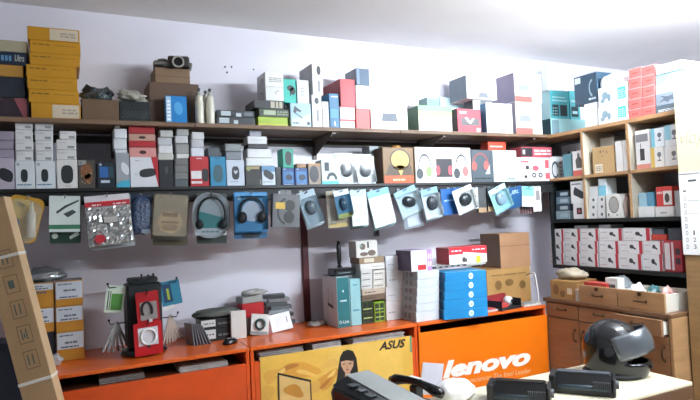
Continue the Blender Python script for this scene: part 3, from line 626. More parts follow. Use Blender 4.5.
dec(m21, 'F', 'golden_shape', E(.56, .66, .3, .26, 16)+P((.42, .5), (.7, .5), (.57, .2)), 'd6ad5c'); dec(m21, 'F', 'orange_base', R(.03, 0, .99, .22), 'd0521f'); dec(m21, 'F', 'dark_jacket', P((.06, .22), (.2, .52), (.42, .46), (.56, .22))+P((.58, .22), (.72, .46), (.9, .52), (.98, .22)), '4c3c26'); dec(m21, 'F', 'base_lettering', L(.3, .06, .7, .15, 1), 'eec79a', .0012)
dec(m21, 'F', 'dark_outline', RING(.56, .66, .34, .3, .12), '2e2418')
gt = G().lathe([(.034, 0), (.034, .012), (.026, .018), (.001, .02)], 16, (.02, 0, DIM[m21.name][2]+.0005)).build('domed_lid', M('b08040'), m21, smooth=True)
m22 = sh('headphone_box', 'wide white box showing green and red headphones', 'box', 415.3, 471, 147.5, ZM, 'eeecea', d=.12)
for u, cc in ((.16, '8fd070'), (.82, 'd8706c')):
    dec(m22, 'F', 'headband_picture', RING(u, .42, .115, .4, .16, 5, 175, 14)+RING(u, .42, .115, .4, .16, 175, 215, 4), '4a5054'); dec(m22, 'F', 'ear_cup_picture', E(u-.09, .26, .06, .15), '3c4246', .0012); dec(m22, 'F', 'coloured_ear_cup_picture', E(u+.07, .32, .055, .15), cc, .0012)
dec(m22, 'F', 'dark_panel', R(.36, .16, .65, .68), '2c2a30'); dec(m22, 'F', 'red_ear_cups', E(.39, .35, .04, .14)+E(.61, .35, .04, .14), 'c0505a', .0012)
dec(m22, 'F', 'top_lettering', E(.08, .9, .025, .03, 8)+L(.12, .86, .46, .92, 1, 2)+E(.58, .9, .025, .03, 8)+L(.62, .86, .96, .92, 1, 5), '8b8b8c')
m23 = sh('headphone_box', 'dark grey box with red headphones', 'box', 471.6, 493, 150, ZM, '47525a', d=.12)
dec(m23, 'F', 'headband_picture', RING(.42, .62, .36, .3, .2, -10, 190, 12), '8a4a48'); dec(m23, 'F', 'ear_cup_picture', E(.12, .5, .12, .14)+E(.68, .52, .12, .14), 'cf5f58', .0012); dec(m23, 'F', 'pale_figure', P((.62, .25), (.85, .25), (.85, .55)), 'b9c4c8'); dec(m23, 'F', 'lettering', L(.1, .08, .9, .16, 1), '1f262a')
m24 = sh('white_box', 'pale cyan white box with a hang tab', 'box', 493.4, 517, 150.5, ZM, 'd7e8e6', d=.1)
dec(m24, 'F', 'grey_lettering', R(.55, .06, .9, .13), '7d9092'); dec(m24, 'F', 'white_panel', R(.06, .3, .94, .8), 'e6f2f2')
m25 = sh('red_box', 'small red box peeking above the pale cyan white box', 'box', 488, 506, 141.5, [m23, m24], 'd9472c', d=.08, Y=3.1)
dec(m25, 'F', 'white_lettering', L(.1, .4, .8, .6, 1), 'f0dcd4')
m26 = sh('headset_box', 'white box with red and black earphone pictures', 'box', 517.5, 549.5, 157.5, ZM, 'efe8ea', d=.12)
dec(m26, 'F', 'red_panels', E(.56, .55, .1, .12)+R(.86, .1, 1, .35)+R(.86, .55, .98, .9)+R(.1, .78, .35, .86), 'd0606a'); dec(m26, 'F', 'round_pictures', E(.3, .58, .06, .09)+E(.5, .26, .07, .11)+E(.7, .26, .07, .11)+E(.24, .2, .05, .07), '3d3a40', .0012); dec(m26, 'F', 'pale_centres', E(.5, .26, .03, .05)+E(.7, .26, .03, .05), 'e9e4e6', .0018)
m27 = sh('red_box', 'red and black carton lying on the white earphone box', 'box', 521, 552, 147, m26, 'b3505a', d=.12)
dec(m27, 'F', 'black_panel', R(.0, .1, .36, .9), '2f2c32'); dec(m27, 'F', 'white_marks', L(.42, .2, .95, .8, 2)+R(.05, .3, .12, .7), 'ead8da', .0012)
m28 = sh('white_box', 'white box with black headphones at the right end of the black shelf', 'box', 550.2, 564, 156.5, ZM, 'eff0f0', d=.12)
dec(m28, 'F', 'headphone_picture', RING(.35, .45, .26, .36, .3, 20, 330, 14), '5a6066'); dec(m28, 'F', 'small_lettering', L(.68, .2, .9, .8, 4), 'b4999c')

# ---- second layer on top of them
def stack(label, base, rows, cc='cfd1d2', d=.09, Y=3.035, group=None, name='small_carton', lab=True):
    prev = base
    for k, (a, b, yt) in enumerate(rows):
        pos = 'only' if len(rows) == 1 else ('topmost' if k == len(rows)-1 else ORDS[k])
        col = cc[k] if isinstance(cc, (list, tuple)) else cc
        prev = sh(name, label % pos, 'box', a+random.uniform(0, .5), b-random.uniform(0, .5), yt, prev, col, d=d, Y=Y+random.uniform(0, .012), g=group, var=.1, bev=.0036, rz=random.uniform(-.035, .035))
        if lab: dec(prev, 'F', 'grey_label', R(.55, .15, .9, .38), '8b8d90'); dec(prev, 'F', 'faint_lettering', L(.1, .62, .5, .75, 1, k), 'a9abac')
    return prev
stack('grey carton, %s of three piled on the far left mouse box', m0, ((-6, 14, 149.3), (-6, 14, 140.3), (-6, 14, 131)), '8f8796', group='cartons on the far left mouse box', lab=False)
stack('white carton, %s of four above the left round-logo mouse box', hp[0], ((15, 33.8, 150.8), (14.6, 33.4, 140.2), (14.2, 33, 129.8), (14, 32.6, 119.5)), 'cfd0d0', group='white cartons above the mouse boxes')
stack('white carton, %s of four above the right round-logo mouse box', hp[1], ((35.6, 54, 151), (35, 53.6, 140.6), (34.6, 53.6, 130.2), (34.2, 53, 120.2)), 'd0d2d2', group='white cartons above the mouse boxes')
stack('white carton, %s of three above the large black mouse box', m3, ((56.2, 77, 149.8), (56, 76.6, 139.4), (58.6, 76, 131)), 'd2d0ce', group='white cartons above the mouse boxes')
stack('white carton, %s of three above the grey and cyan mouse box', m6, ((114.6, 128.2, 149.6), (113.2, 127.6, 138.4), (113.2, 127, 128.6)), 'd3d6da', group='white cartons above the mouse boxes', lab=False)
prev = m7
for k, (yt, cc) in enumerate(((147.5, 'c98a84'), (141, 'a8242a'), (134, 'b99080'), (126.5, 'a5242c'))):
    prev = sh('red_carton', 'flat red carton, %s of the four above the wide red edged mouse box' % (ORDS[k] if k < 3 else 'topmost'), 'box', 129-.2*k, 156.4-.5*k, yt, prev, cc, d=.1, Y=3.035, g='flat red cartons on the black shelf', f={'T': 'a8383a'})
    if k in (0, 2): dec(prev, 'F', 'hang_slot', E(.5, .5, .14, .2, 10), '3a2020')
    else: dec(prev, 'F', 'dark_stripe', R(0, 0, 1, .14), '7a161c')
stack('small pale carton, %s of four on the tall black box', m8, ((157.8, 174, 153.4), (158, 173, 145.4), (157.4, 172.6, 137.4), (159, 173, 130.2)), ['b9b9b0', 'cfcfd0', 'b9bbbd', 'b0b0ae'], group='small pale cartons on the black shelf', lab=False)
stack('small pale carton, %s of four above the dark grey cartons', m9, ((175.6, 189, 153.6), (174.8, 189, 143.6), (175, 188.6, 135.8), (176, 189, 128.6)), ['c9cac4', '8b8b88', 'c4c6c8', 'a5a7a4'], group='small pale cartons on the black shelf', lab=False)
stack('small pale carton, %s of three above the red mouse box', m10, ((190.6, 204.4, 147.6), (190.6, 204, 139.6), (190.8, 204.4, 132)), ['cfd3dc', 'b9b9bd', 'c4c4c4'], group='small pale cartons on the black shelf', lab=False)
stack('small slate carton, %s one on the turquoise mouse box', m11, ((207.6, 220, 147.4),), '4c5258', lab=False, Y=3.05)
stack('grey carton, %s of two above the sporty mouse box', m12, ((225.4, 242, 151.4), (224.4, 241.6, 143.6)), ['70767c', '767c7c'], lab=False)
q = stack('long white carton, %s of two across the gold strip box', [m13, m14], ((246, 273.4, 157.8), (247, 271.6, 148.6)), ['d5d7d6', 'd0d2d2'], lab=False)
q2 = sh('small_carton', 'thin black filler in the dark gap between white cartons near the teal box', 'box', 248, 268, 144, q, '1d2022', d=.09, Y=3.04)  # black block added in place of the shadowy gap between the cartons
q3 = sh('small_carton', 'short white carton on the thin black filler', 'box', 247.4, 267, 136.4, q2, 'd2d4d4', d=.08, Y=3.04)
dec(q3, 'F', 'faint_lettering', L(.2, .45, .8, .6, 1), 'a9abac')
sh('small_carton', 'grey carton topmost above the short white carton', 'box', 249.4, 261.4, 130.4, q3, '8f9098', d=.07, Y=3.04)
m30 = sh('mouse_box', 'teal green box with a black mouse standing on the left deep blue box', 'box', 282.6, 293.6, 148.6, bl[0], '1f9a80', d=.09)
dec(m30, 'F', 'mouse_picture', MS(.52, .5, .3, .36), '1c2426')
stack('long orange brown carton, %s one on the right deep blue box', bl[1], ((296, 306.6, 163.6),), 'a5805c', lab=False)
# shelf inside the corner (bookcase bay by the corner)
# ================================================================== bookcase contents
def cb(name, label, x0, x1, yt, base, c, X=3.12, d=.16, **k): return rb(name, label, 'box', x0, x1, yt, base, c, X=X, d=d, **k)
# corner bay, upper
s0 = cb('grey_box', 'grey box with two dark speaker shapes at the back of the corner bay', 562, 581.5, 144, Z2, 'a9b2b8', X=3.29, d=.1)
dec(s0, 'F', 'left_speaker_picture', E(.38, .6, .12, .22), '3b444c'); dec(s0, 'F', 'right_speaker_picture', E(.72, .6, .12, .22), '3b444c')
s1 = cb('picture_box', 'white and red box with a dark figure picture in the corner bay', 572.5, 585, 150.5, Z2, 'e9e4e0', X=3.115, d=.12)
dec(s1, 'F', 'dark_figure', P((.3, .3), (.75, .3), (.8, .62), (.6, .75), (.55, .9), (.42, .9), (.42, .75), (.25, .62)), '5a5450'); dec(s1, 'F', 'red_base', R(0, 0, 1, .22), 'c8584c')
s2 = cb('teal_box', 'narrow teal box behind the dark figure box', 563, 571.8, 154, Z2, '5fa0ac', X=3.14, d=.12)
# bay B upper
s3 = cb('brown_carton', 'brown carton with a small white label in the bookcase', 592.5, 614.5, 146.5, Z2, 'c2a06e', X=3.14, d=.18)
dec(s3, 'F', 'paper_label', R(.1, .04, .46, .36), 'ece0c8'); dec(s3, 'F', 'dark_marks', R(.35, .78, .42, .86)+R(.5, .8, .54, .86)+R(.66, .74, .7, .82)+R(.44, .62, .48, .68), '7a5f3c'); dec(s3, 'F', 'label_lines', L(.14, .1, .42, .3, 3), '9d917c', .0012)
s4 = cb('white_box', 'left of two tall white boxes right of the brown carton', 615.5, 622.5, 141, Z2, 'e6e4e0', X=3.13, d=.2); s5 = cb('white_box', 'right of two tall white boxes right of the brown carton', 623, 629.4, 140, Z2, 'efece8', X=3.13, d=.2)
s6 = cb('grey_box', 'flat grey box lying on the brown carton', 600, 614.4, 137.5, s3, 'a3a29c', X=3.22, d=.1)
# bay C upper
s7 = cb('phone_box', 'white box picturing a black handset in the right upper bay', 635.5, 650, 130, Z2, 'e9e6e4', X=3.12, d=.14)
dec(s7, 'F', 'handset_picture', R(.3, .22, .62, .52)+R(.35, .52, .4, .66), '3f3c40'); dec(s7, 'F', 'dark_panel', R(.05, .7, .9, .9), '8a888c'); dec(s7, 'F', 'red_base', R(0, .0, 1, .12), 'd8907e')
s8a = cb('camera_box', 'lower left white camera box with a yellow edge', 651, 664, 147, Z2, 'f2f0ea', X=3.12, d=.16); s8b = cb('camera_box', 'lower right white camera box beside the yellow edged one', 664.6, 679, 146, Z2, 'f2f2f0', X=3.12, d=.16)
s9a = cb('camera_box', 'upper left white camera box with a blue edge', 651, 664, 128, s8a, 'eef2f4', X=3.12, d=.16); s9b = cb('camera_box', 'upper right white camera box with a blue corner', 664.6, 679.4, 124.5, s8b, 'eef4f6', X=3.12, d=.16)
for o, e in ((s8a, 'ecc765'), (s8b, None), (s9a, '86cfe0'), (s9b, 'a6dcea')):
    if e: dec(o, 'F', 'coloured_edge', R(0, 0, .28, 1) if o is not s9b else R(0, .3, .45, 1), e)
    dec(o, 'F', 'camera_picture', E(.66, .62, .16, .13)+R(.63, .35, .69, .5)+R(.52, .3, .8, .36), '7a7c80', .0012)
# corner bay, lower
prev = Z3
for k, (yt, cc) in enumerate(((211, '9fb6c0'), (204, '40525e'), (197, '7f97a6'), (190.5, '33444f'))):
    prev = cb('small_box', 'small slate blue box, %s of the pile in the lower corner bay' % (ORDS[k] if k < 3 else 'topmost'), 556, 570, yt, prev, cc, X=3.13, d=.12, g='slate blue boxes in the corner bay')
    dec(prev, 'F', 'pale_label', R(.3, .2, .85, .7), 'b9cad2')
s10 = cb('camera_box', 'white box with a square black camera, lower in the corner bay', 573.2, 585.6, 203.5, Z3, 'eceaea', X=3.115, d=.12)
dec(s10, 'F', 'camera_picture', R(.3, .3, .72, .72), '2c2a2c'); dec(s10, 'F', 'lens_picture', E(.51, .5, .12, .13), 'a55a5c', .0012); dec(s10, 'F', 'red_edge', R(.9, 0, 1, 1), 'b9424c')
s11 = cb('speaker_box', 'white box picturing a black speaker, upper in the corner bay', 570.5, 585.6, 181, s10, 'ecebe9', X=3.115, d=.12)
dec(s11, 'F', 'speaker_picture', P((.2, .55), (.3, .75), (.85, .5), (.85, .22), (.72, .2), (.2, .4)), '33343a'); dec(s11, 'F', 'top_lettering', L(.1, .82, .7, .92, 1), '6a6a6c'); dec(s11, 'F', 'red_edge', R(.9, 0, 1, .4), 'b9424c')
# bay B lower: six small boxes
for c, (a, b) in enumerate(((588.6, 596.6), (597.2, 605))):
    prev = Z3
    for k in range(3):
        prev = cb('lens_box', 'small white lens box, %s of the %s column of three' % (('bottom', 'middle', 'top')[k], ('left', 'right')[c]), a, b, 210.8-7.2*k-.5*c, prev, 'e0dfdc', X=3.12, d=.12, g='small white lens boxes in the bookcase')
        dec(prev, 'F', 'lens_picture', E(.62, .5, .16, .22), '6b6a6c')
    if c == 0: lowtop = prev
s12 = cb('blue_box', 'white and sky blue box on the small lens boxes', 598.4, 606, 178.5, prev, 'dfe8ea', X=3.125, d=.1)
dec(s12, 'F', 'sky_panel', R(0, 0, 1, .6), '86cbe0')
s12b = cb('white_box', 'small white box on the left column of lens boxes', 589, 597.6, 186.5, lowtop, 'd9dad8', X=3.125, d=.1)
s13 = cb('speaker_box', 'white box with a round grey speaker grille', 606, 620.6, 194, Z3, 'ebe8e2', X=3.115, d=.14)
dec(s13, 'F', 'grille_picture', E(.55, .55, .32, .32), 'a9a6a0'); dec(s13, 'F', 'grille_ring', RING(.55, .55, .36, .36, .12), '7c7a76', .0012); dec(s13, 'F', 'small_mark', R(.1, .08, .2, .2)+R(.7, .1, .78, .16), '6a6868')
p = at(624.5, 205, X=3.17)
bag('clear_bag', 'clear bag with red parts stuffed right of the speaker grille box', 'bag', (3.17, p.y-.022, Z3+.001), (.035, .016, .08), FILM('c9a8a0', .75), .35, 12)
# bay C lower
s14 = cb('white_box', 'long white box lying in the right lower bay under blue boxes', 638, 654.5, 206.5, Z3, 'ebebe8', X=3.13, d=.14)
s15 = cb('white_box', 'flat white box lying under the red box', 655.2, 674, 206.5, Z3, 'e9e8e6', X=3.12, d=.14)
dec(s15, 'F', 'dark_lettering', L(.3, .3, .6, .5, 1), '6a6a6a')
s16 = cb('blue_box', 'pale blue box on the long white box, left one', 638.4, 646.4, 193, s14, '9fc6d4', X=3.14, d=.1); s17 = cb('blue_box', 'mid blue box on the long white box, right one', 647, 654, 192, s14, '5c97b0', X=3.14, d=.1)
s18 = cb('red_box', 'red and white box with a dark round picture', 656, 672.4, 186.5, s15, 'd0433c', X=3.12, d=.1)
dec(s18, 'F', 'white_panel', R(.45, .08, .98, .78), 'ece6e2'); dec(s18, 'F', 'dark_picture', E(.68, .42, .15, .24), '5a4a46', .0012); dec(s18, 'F', 'small_lettering', L(.05, .6, .4, .8, 1), 'f0d4cc')
s19 = cb('grey_box', 'pale grey box at the right end of the lower bay', 674.6, 680.4, 190.5, Z3, 'c6ced0', X=3.13, d=.14)
# camera boxes in three rows
def cambox(label, a, b, yt, base, red=True, dk=False):
    o = cb('camera_box', label, a, b, yt, base, 'eeeceb', X=3.12, d=.18, g='white camera boxes in three rows', f={'T': 'd9d4d2'})
    if red: dec(o, 'F', 'red_edge', R(.86 if red is True else red, 0, 1, 1), 'bf3a46')
    dec(o, 'F', 'camera_picture', E(.55, .56, .09, .16)+P((.58, .62), (.74, .42), (.7, .32), (.56, .45)), '4b484c'); dec(o, 'F', 'small_lettering', L(.08, .62, .34, .74, 1), 'b8aaaa'); dec(o, 'F', 'red_lettering', L(.08, .16, .4, .24, 1), 'c99a9c', .0009)
    return o
rows = [[(550, 563.6), (564.4, 579.4), (580.2, 597.6), (599.4, 618.6), (619.2, 641.4), (642.2, 662.6)],
        [(550, 563.6), (564.4, 579.4), (580.2, 597.6), (599, 618.4), (619, 642.6), (643.4, 663)],
        [(550, 563.6), (564.4, 580), (580.6, 598.2), (599.2, 622), (623, 650)]]
POS = ['leftmost', 'second', 'third', 'fourth', 'fifth', 'sixth']
cbx = {}
for r in range(3):
    for k, (a, b) in enumerate(rows[r]):
        under = Z4 if r == 0 else [cbx[(r-1, q)] for q in range(len(rows[r-1])) if rows[r-1][q][0] < b-1 and rows[r-1][q][1] > a+1]
        cbx[(r, k)] = cambox('white camera box with red edge, %s from the left in the %s row' % (POS[k], ('bottom', 'middle', 'top')[r]), a, b, (253.6, 241.0, 228.4)[r]+.012*(a-600)*(1-r), under)
s20 = cb('red_box', 'tall red and white box at the right end of the camera rows', 664, 682, 240.5, Z4, 'b83a44', X=3.12, d=.18)
dec(s20, 'F', 'white_panel', R(.05, .08, .35, .92), 'efe6e6'); dec(s20, 'F', 'white_strip', R(.44, .06, .56, .94), 'ecdedf'); dec(s20, 'F', 'dark_windows', R(.66, .55, .92, .75)+R(.66, .25, .92, .45), '4c3a40')
s21 = cb('red_box', 'low red box right of the top camera row', 651, 667, 234.5, [cbx[(1, 5)], s20], 'c94a3e', X=3.13, d=.16); s22 = cb('grey_box', 'dark grey flat box stacked on the low red box', 651.4, 664, 229, s21, '5f6874', X=3.14, d=.14)
s23 = cb('grey_box', 'slate grey box at the right end above the tall red box', 668, 681, 228, s20, '4a525c', X=3.14, d=.14)
s24 = cb('thin_box', 'thin pale box lying on the top camera row, left one', 574, 588, 225.6, [cbx[(2, 1)], cbx[(2, 2)]], 'c6cbcd', X=3.14, d=.12); s25 = cb('thin_box', 'thin pale box lying on the top camera row, right one', 598.6, 611, 224.8, [cbx[(2, 2)], cbx[(2, 3)]], 'd3d6d8', X=3.14, d=.12)

# ================================================================== on the low cabinet
def open_drawer(label, y0, y1):
    t = empty('loose_drawer', (LX+.012, (y0+y1)/2, LT+.0006), (0, 0, 0), label, 'drawer'); h = (y1-y0)/2; D = .3
    fp = G().box(0, .016, -h, h, .0, .104, .002).build('front_panel', LAM2, t)
    G().box(.0165, D, -h+.004, -h+.016, 0.0, .095, .001).build('side_panel', M('cfc9bc', var=.05), t); G().box(.0165, D, h-.016, h-.004, 0.0, .095, .001).build('side_panel', M('cfc9bc', var=.05), t)
    G().box(D-.012, D, -h+.0165, h-.0165, 0, .095, .001).build('back_panel', M('cfc9bc', var=.05), t); G().box(.0165, D-.0125, -h+.0165, h-.0165, 0, .008).build('bottom_board', M('b9ad98'), t)
    bow(t, 0, 0, .05); G().lathe([(.011, 0), (.011, .006), (.006, .009)], 12, (0, 0, 0), 'x').build('lock', BRZ, t, (-.008, 0, .088))
open_drawer('loose brown drawer with a brass pull, left one of two on the cabinet', 2.292, 2.563); open_drawer('loose brown drawer with a brass pull, right one of two on the cabinet', 2.0, 2.286)
def xin(name, label, cat, x, y, z, w, d, h, c, rot=(0, 0, 0), **k): return carton(name, label, cat, w, d, h, (x, y, z), c, rot=rot, **k)
ZD = LT+.0106
d_ = xin('red_box', 'long flat red box lying in the left loose drawer', 'box', 2.87, 2.46, ZD, .07, .16, .112, 'b5382f', group=None)
dec(d_, 'L', 'white_lettering', L(.2, .55, .7, .75, 1), 'e6cfc8')
d_ = xin('white_device', 'white socket box with a dark slot in the left loose drawer', 'socket', 2.89, 2.362, ZD, .06, .085, .145, 'd9d6cc', group=None)
dec(d_, 'L', 'dark_slot', R(.2, .5, .8, .74), '4c544e'); dec(d_, 'L', 'pale_rim', R(.12, .8, .88, .86), 'f0eee8')
o = bag('parts_bag', 'grey crumpled bag behind the white socket box', 'bag', (3.02, 2.42, ZD), (.05, .08, .078), FILM('8f9698', .85), .4, 21)
o = bag('cable_bag', 'white crumpled bag in the right loose drawer', 'bag', (2.89, 2.215, ZD), (.05, .05, .07), M('dfe2e2', rough=.4, bump=.3), .35, 24)
o = bag('blue_bag', 'dark teal crumpled bag in the right loose drawer', 'bag', (2.9, 2.125, ZD), (.05, .035, .07), M('2f5a5c', rough=.35, bump=.3), .35, 25)
o = bag('red_bag', 'pale bag with red cables at the right end of the right drawer', 'bag', (2.93, 2.058, ZD), (.06, .026, .066), M('c9a59c', rough=.4, bump=.3), .35, 27)
G().tube([(-.03+.012*k, -.02+.006*sin(k*2), .075+.012*sin(k*1.4)) for k in range(7)], .004, 6).build('red_cable', M('a8332c'), o, smooth=True)
# carton with bag left of them
cb1 = carton('brown_carton', 'brown printed carton at the left end of the low cabinet', 'box', .2, .2, .118, (2.92, 2.70, LT+.0006), 'a57c4a', -pi/2+.12, f={'R': '8a6439'})
dec(cb1, 'F', 'paper_label', R(.62, .3, .8, .62), 'd6cbb0'); dec(cb1, 'F', 'dark_print', E(.2, .5, .12, .3, 9)+E(.45, .3, .1, .2, 8), '7c5a34')
o = bag('beige_bag', 'beige crumpled bag on the brown printed carton', 'bag', (2.93, 2.72, TOP[cb1.name]+.001), (.08, .1, .04), M('b9ac94', rough=.5, bump=.4), .3, 31)
prev = LT
for k in range(4): prev = carton('white_packet', 'flat white packet, %s of four beside the brown printed carton' % ('lowest', 'second lowest', 'third lowest', 'topmost')[k], 'packet', .03, .12, .018, (2.88, 2.5815, (prev if k == 0 else TOP[prev.name])+.0006), 'd0ccc0', -pi/2, group='white packets beside the carton')
# ================================================================== table things
def helmet():
    p = at(619, 372, Z=.75); t = empty('motorcycle_helmet', (2.33, 1.94, .751), (0, 0, -1.0), 'black full face motorcycle helmet with a raised silver visor', 'helmet')
    C = Vector((0, 0, .128)); rx, ry, rz = .135, .118, .135
    def surf(s, th, ph): h_ = cos(ph) if ph > 0 else cos(ph*.5); return C+Vector((h_*cos(th)*rx*s, h_*sin(th)*ry*s, sin(ph)*rz*s))
    n, m = 40, 24; v = []; f = []
    for a in range(m+1):
        for b in range(n): v.append(surf(1, 2*pi*b/n, -1.22+(pi/2+1.22)*a/m))
    for a in range(m):
        for b in range(n):
            th = (2*pi*(b+.5)/n+pi) % (2*pi)-pi; ph = -1.22+(pi/2+1.22)*(a+.5)/m
            if abs(th) < 1.12 and -.42 < ph < .40: continue
            f.append((a*n+b, a*n+(b+1) % n, (a+1)*n+(b+1) % n, (a+1)*n+b))
    for q in v:                                   # chin bar pushed forward
        d = q-C
        if d.x > 0 and d.z < .02: q.x += .035*(d.x/rx)*min(1, (.02-d.z)/.05)
    sh_ = mo('shell', v, f, M('1b1c1e', rough=.16, var=.05), t, smooth=True)
    md = sh_.modifiers.new('thickness', 'SOLIDIFY'); md.thickness = .012; md.offset = -1
    g = G()
    for a in range(13): pass
    g.ball(C-Vector((.012, 0, .0)), (.112, .098, .112), 24, 14); lin_ = g.build('lining', M('0e0e0f', rough=.9), t, smooth=True)
    v = []; f = []; nn, mm = 22, 8; rotm = Matrix.Rotation(radians(-20), 3, 'Y')
    for a in range(mm+1):
        for b in range(nn+1):
            th = -1.42+2.84*b/nn; ph = -.42+.82*a/mm
            q = Vector((cos(ph)*cos(th)*rx*1.10, cos(ph)*sin(th)*ry*1.045, sin(ph)*rz*1.06)); q.x += .035*max(0, cos(th)); v.append(C+rotm @ q)
    f = [(a*(nn+1)+b, a*(nn+1)+b+1, (a+1)*(nn+1)+b+1, (a+1)*(nn+1)+b) for a in range(mm) for b in range(nn)]
    vi = mo('visor', v, f, M('70757a', rough=.22, metal=.55, var=.04), t, smooth=True); md = vi.modifiers.new('thickness', 'SOLIDIFY'); md.thickness = .003
    for s in (-1, 1): G().cyl(.02, 0, .008, 16, (0, 0, 0), 'y').build('visor_pivot', M('2a2b2d', rough=.3), t, (0.0, s*(ry+.004)+(.004 if s < 0 else .004), .128), smooth=False)
    G().tube([(C.x+cos(a)*(.128), sin(a)*.11, .012) for a in [2*pi*k/24 for k in range(25)]], .012, 8).build('bottom_rim', M('101011', rough=.7), t, smooth=True)
    G().box(.162, .168, -.03, .03, .045, .062, .002).build('chin_vent', M('0c0c0d'), t)
helmet()
def toner(label, x0, y0, x1, y1, z, rz_off=0, h=.07, grey=False, blue=False):
    a, b = Vector((x0, y0, z)), Vector((x1, y1, z)); Ln = (b-a).length; ang = math.atan2(y1-y0, x1-x0)
    t = empty('toner_cartridge', (a+b)/2, (0, 0, ang), label, 'toner'); H = Ln/2
    g = G(); prof = [(-.055, 0), (.05, 0), (.058, .02), (.05, .05), (.02, h), (-.03, h), (-.055, .045)]
    v = [(s, p[0], p[1]) for s in (-H+.015, H-.015) for p in prof]; n = len(prof)
    g.add(v, [tuple(range(n)), tuple(range(n, 2*n))]+[(k, (k+1) % n, (k+1) % n+n, k+n) for k in range(n)])
    g.build('body', M('0e0f11', rough=.4), t)
    for s in (-1, 1): G().box(s*H-.013, s*H+.001 if s > 0 else s*H+.013, -.062, .055, 0.001, h*.9, .004).build('end_plate', M('141518', rough=.45), t)
    G().cyl(.014, -H+.02, H-.02, 14, (0, -.05, .03), 'x').build('drum', M('3a4852', rough=.18), t, smooth=True)
    G().box(-H+.02, H-.02, -.03, .01, h+.0005, h+.006, .002).build('top_rail', M('4a4e55' if grey else '101114', rough=.3), t)
    G().box(-H*.75, H*.6, -.045, -.0400, .052, .056).build('label_strip', M('c9a86a' if not blue else '6a86a8'), t)
    for k in range(9): G().box(H-.085+.008*k, H-.081+.008*k, -.075, -.056, .03, .062).build('gear_tooth', M('3c3f45'), t)
    G().cyl(.018, 0, .012, 14, (0, 0, 0), 'x').build('gear', M('5b5e63'), t, (H+.0012, 0, .04))
toner('black toner cartridge lying nearest the helmet', *at(554, 387, Z=.76).xy, *at(616, 392, Z=.76).xy, .7512, h=.085, grey=True)
toner('black toner cartridge with a blue strip in front of the orange board', *at(492, 397, Z=.76).xy, *at(551, 401, Z=.76).xy, .7512, h=.085, blue=True)
# papers and white bag
o = bag('white_bag', 'white plastic bag crumpled on the table before the orange board', 'bag', (1.49, 2.06, .7512), (.09, .065, .05), M('f0efee', rough=.35, bump=.25), .22, 41)
o = G().box(-.06, .06, -.002, .002, 0, .135, .0008).build('paper_sheet', M('c3bfc6', rough=.5), None, (1.405, 2.128, .7515), (-.0, .22, .1)); o.location.z = .7515+.016; tag(o, 'grey folded paper sheet standing behind the black handset', 'paper')
hs = empty('black_handset', (1.27, 2.02, .7512), (0, 0, .18), 'black handset with a white label between printer and white bag', 'handset')
G().box(-.04, .04, -.05, .05, 0, .05, .006).build('cradle', M('1b1c1e'), hs)
G().tube([(-.005, -.15+.03*k, .10+.022*sin(k/10*pi)) for k in range(11)], [.016, .023, .02, .017, .016, .016, .016, .017, .02, .023, .016], 10).build('handpiece', M('131415', rough=.25), hs, smooth=True)
G().box(-.018, .018, -.02, .02, .0505, .105).build('support', M('1b1c1e'), hs)
G().box(-.012, .006, -.035, .03, .1385, .1395).build('white_label', M('d9d9d6'), hs)
# printer
pr = empty('compact_printer', (1.03, 1.93, .7512), (0, 0, .10), 'silver topped black compact printer at the bottom edge', 'printer')
G().box(-.09, .09, -.2, .17, 0, .138, .008).build('body', M('232527', rough=.4), pr)
G().add([(-.02, -.2, .141), (.088, -.2, .141), (.088, .172, .175), (-.02, .172, .175), (-.02, -.2, .1385), (.088, -.2, .1385), (.088, .172, .1385), (-.02, .172, .1385)], [(0, 1, 2, 3), (4, 7, 6, 5), (0, 4, 5, 1), (1, 5, 6, 2), (2, 6, 7, 3), (3, 7, 4, 0)]).build('silver_lid', M('a3a7a5', rough=.35, metal=.2), pr)
cp = G().add([(-.088, -.18, .139), (-.0205, -.18, .139), (-.0205, .165, .170), (-.088, .165, .148)], [(0, 1, 2, 3)]).build('control_panel', M('1a1c1d', rough=.3), pr)
for k in range(4): G().box(-.07, -.035, -.13+.06*k, -.095+.06*k, .147+.0046*k, .152+.0046*k, .001).build('button', M('4a4f52'), cp)
G().box(-.02, .088, -.212, -.2005, .0, .139, .003).build('front_cover', M('b3b1aa', rough=.4), pr)
c_ = carton('white_packet', 'white packet with an orange corner at the bottom edge of the picture', 'packet', .16, .1, .035, (.84, 2.085, .7512), 'e6e0d2', .2)
# ================================================================== packs hanging from the black shelf
def hook(x, Y):
    G().tube([(x, -.326, -.03), (x, -.36, -.03), (x, Y-WY-.012, -.03), (x, Y-WY-.02, -.018)], .0028, 6).box(x-.009, x+.009, -.3275, -.3252, -.045, -.015).build('peg_hook', M('8e9296', rough=.3, metal=.7), bs_, smooth=False)
ZH = ZM-.018-.03
class Pack: pass
def pack(name, label, cat, xt, yt, wpx, hpx, tilt=0, Y=2.93, yaw=0, lean=0, hooked=True, group=None):
    """Empty at the hang hole; local z up, front = -y"""
    p = at(xt, yt, Y=Y); s = (at(xt+5, yt, Y=Y).x-at(xt-5, yt, Y=Y).x)/10; sz = (at(xt, yt-5, Y=Y).z-at(xt, yt+5, Y=Y).z)/10
    t = empty(name, (p.x, Y, ZH-.0035), (radians(lean), radians(-tilt), radians(yaw)), label, cat, group)
    q = Pack(); q.t = t; q.w = wpx*s; q.h = hpx*sz; q.top = .012+0*(p.z-ZH)
    if hooked: hook(p.x, Y)
    return q
def card(q, col, r=.008, th=.0016, name='backing_card', z0=None, z1=None, m=None):
    z1 = q.top if z1 is None else z1; z0 = q.top-q.h if z0 is None else z0
    return G().prism(rrect(-q.w/2, q.w/2, z0, z1, r), 0, th).build(name, m or M(col, rough=.35), q.t)
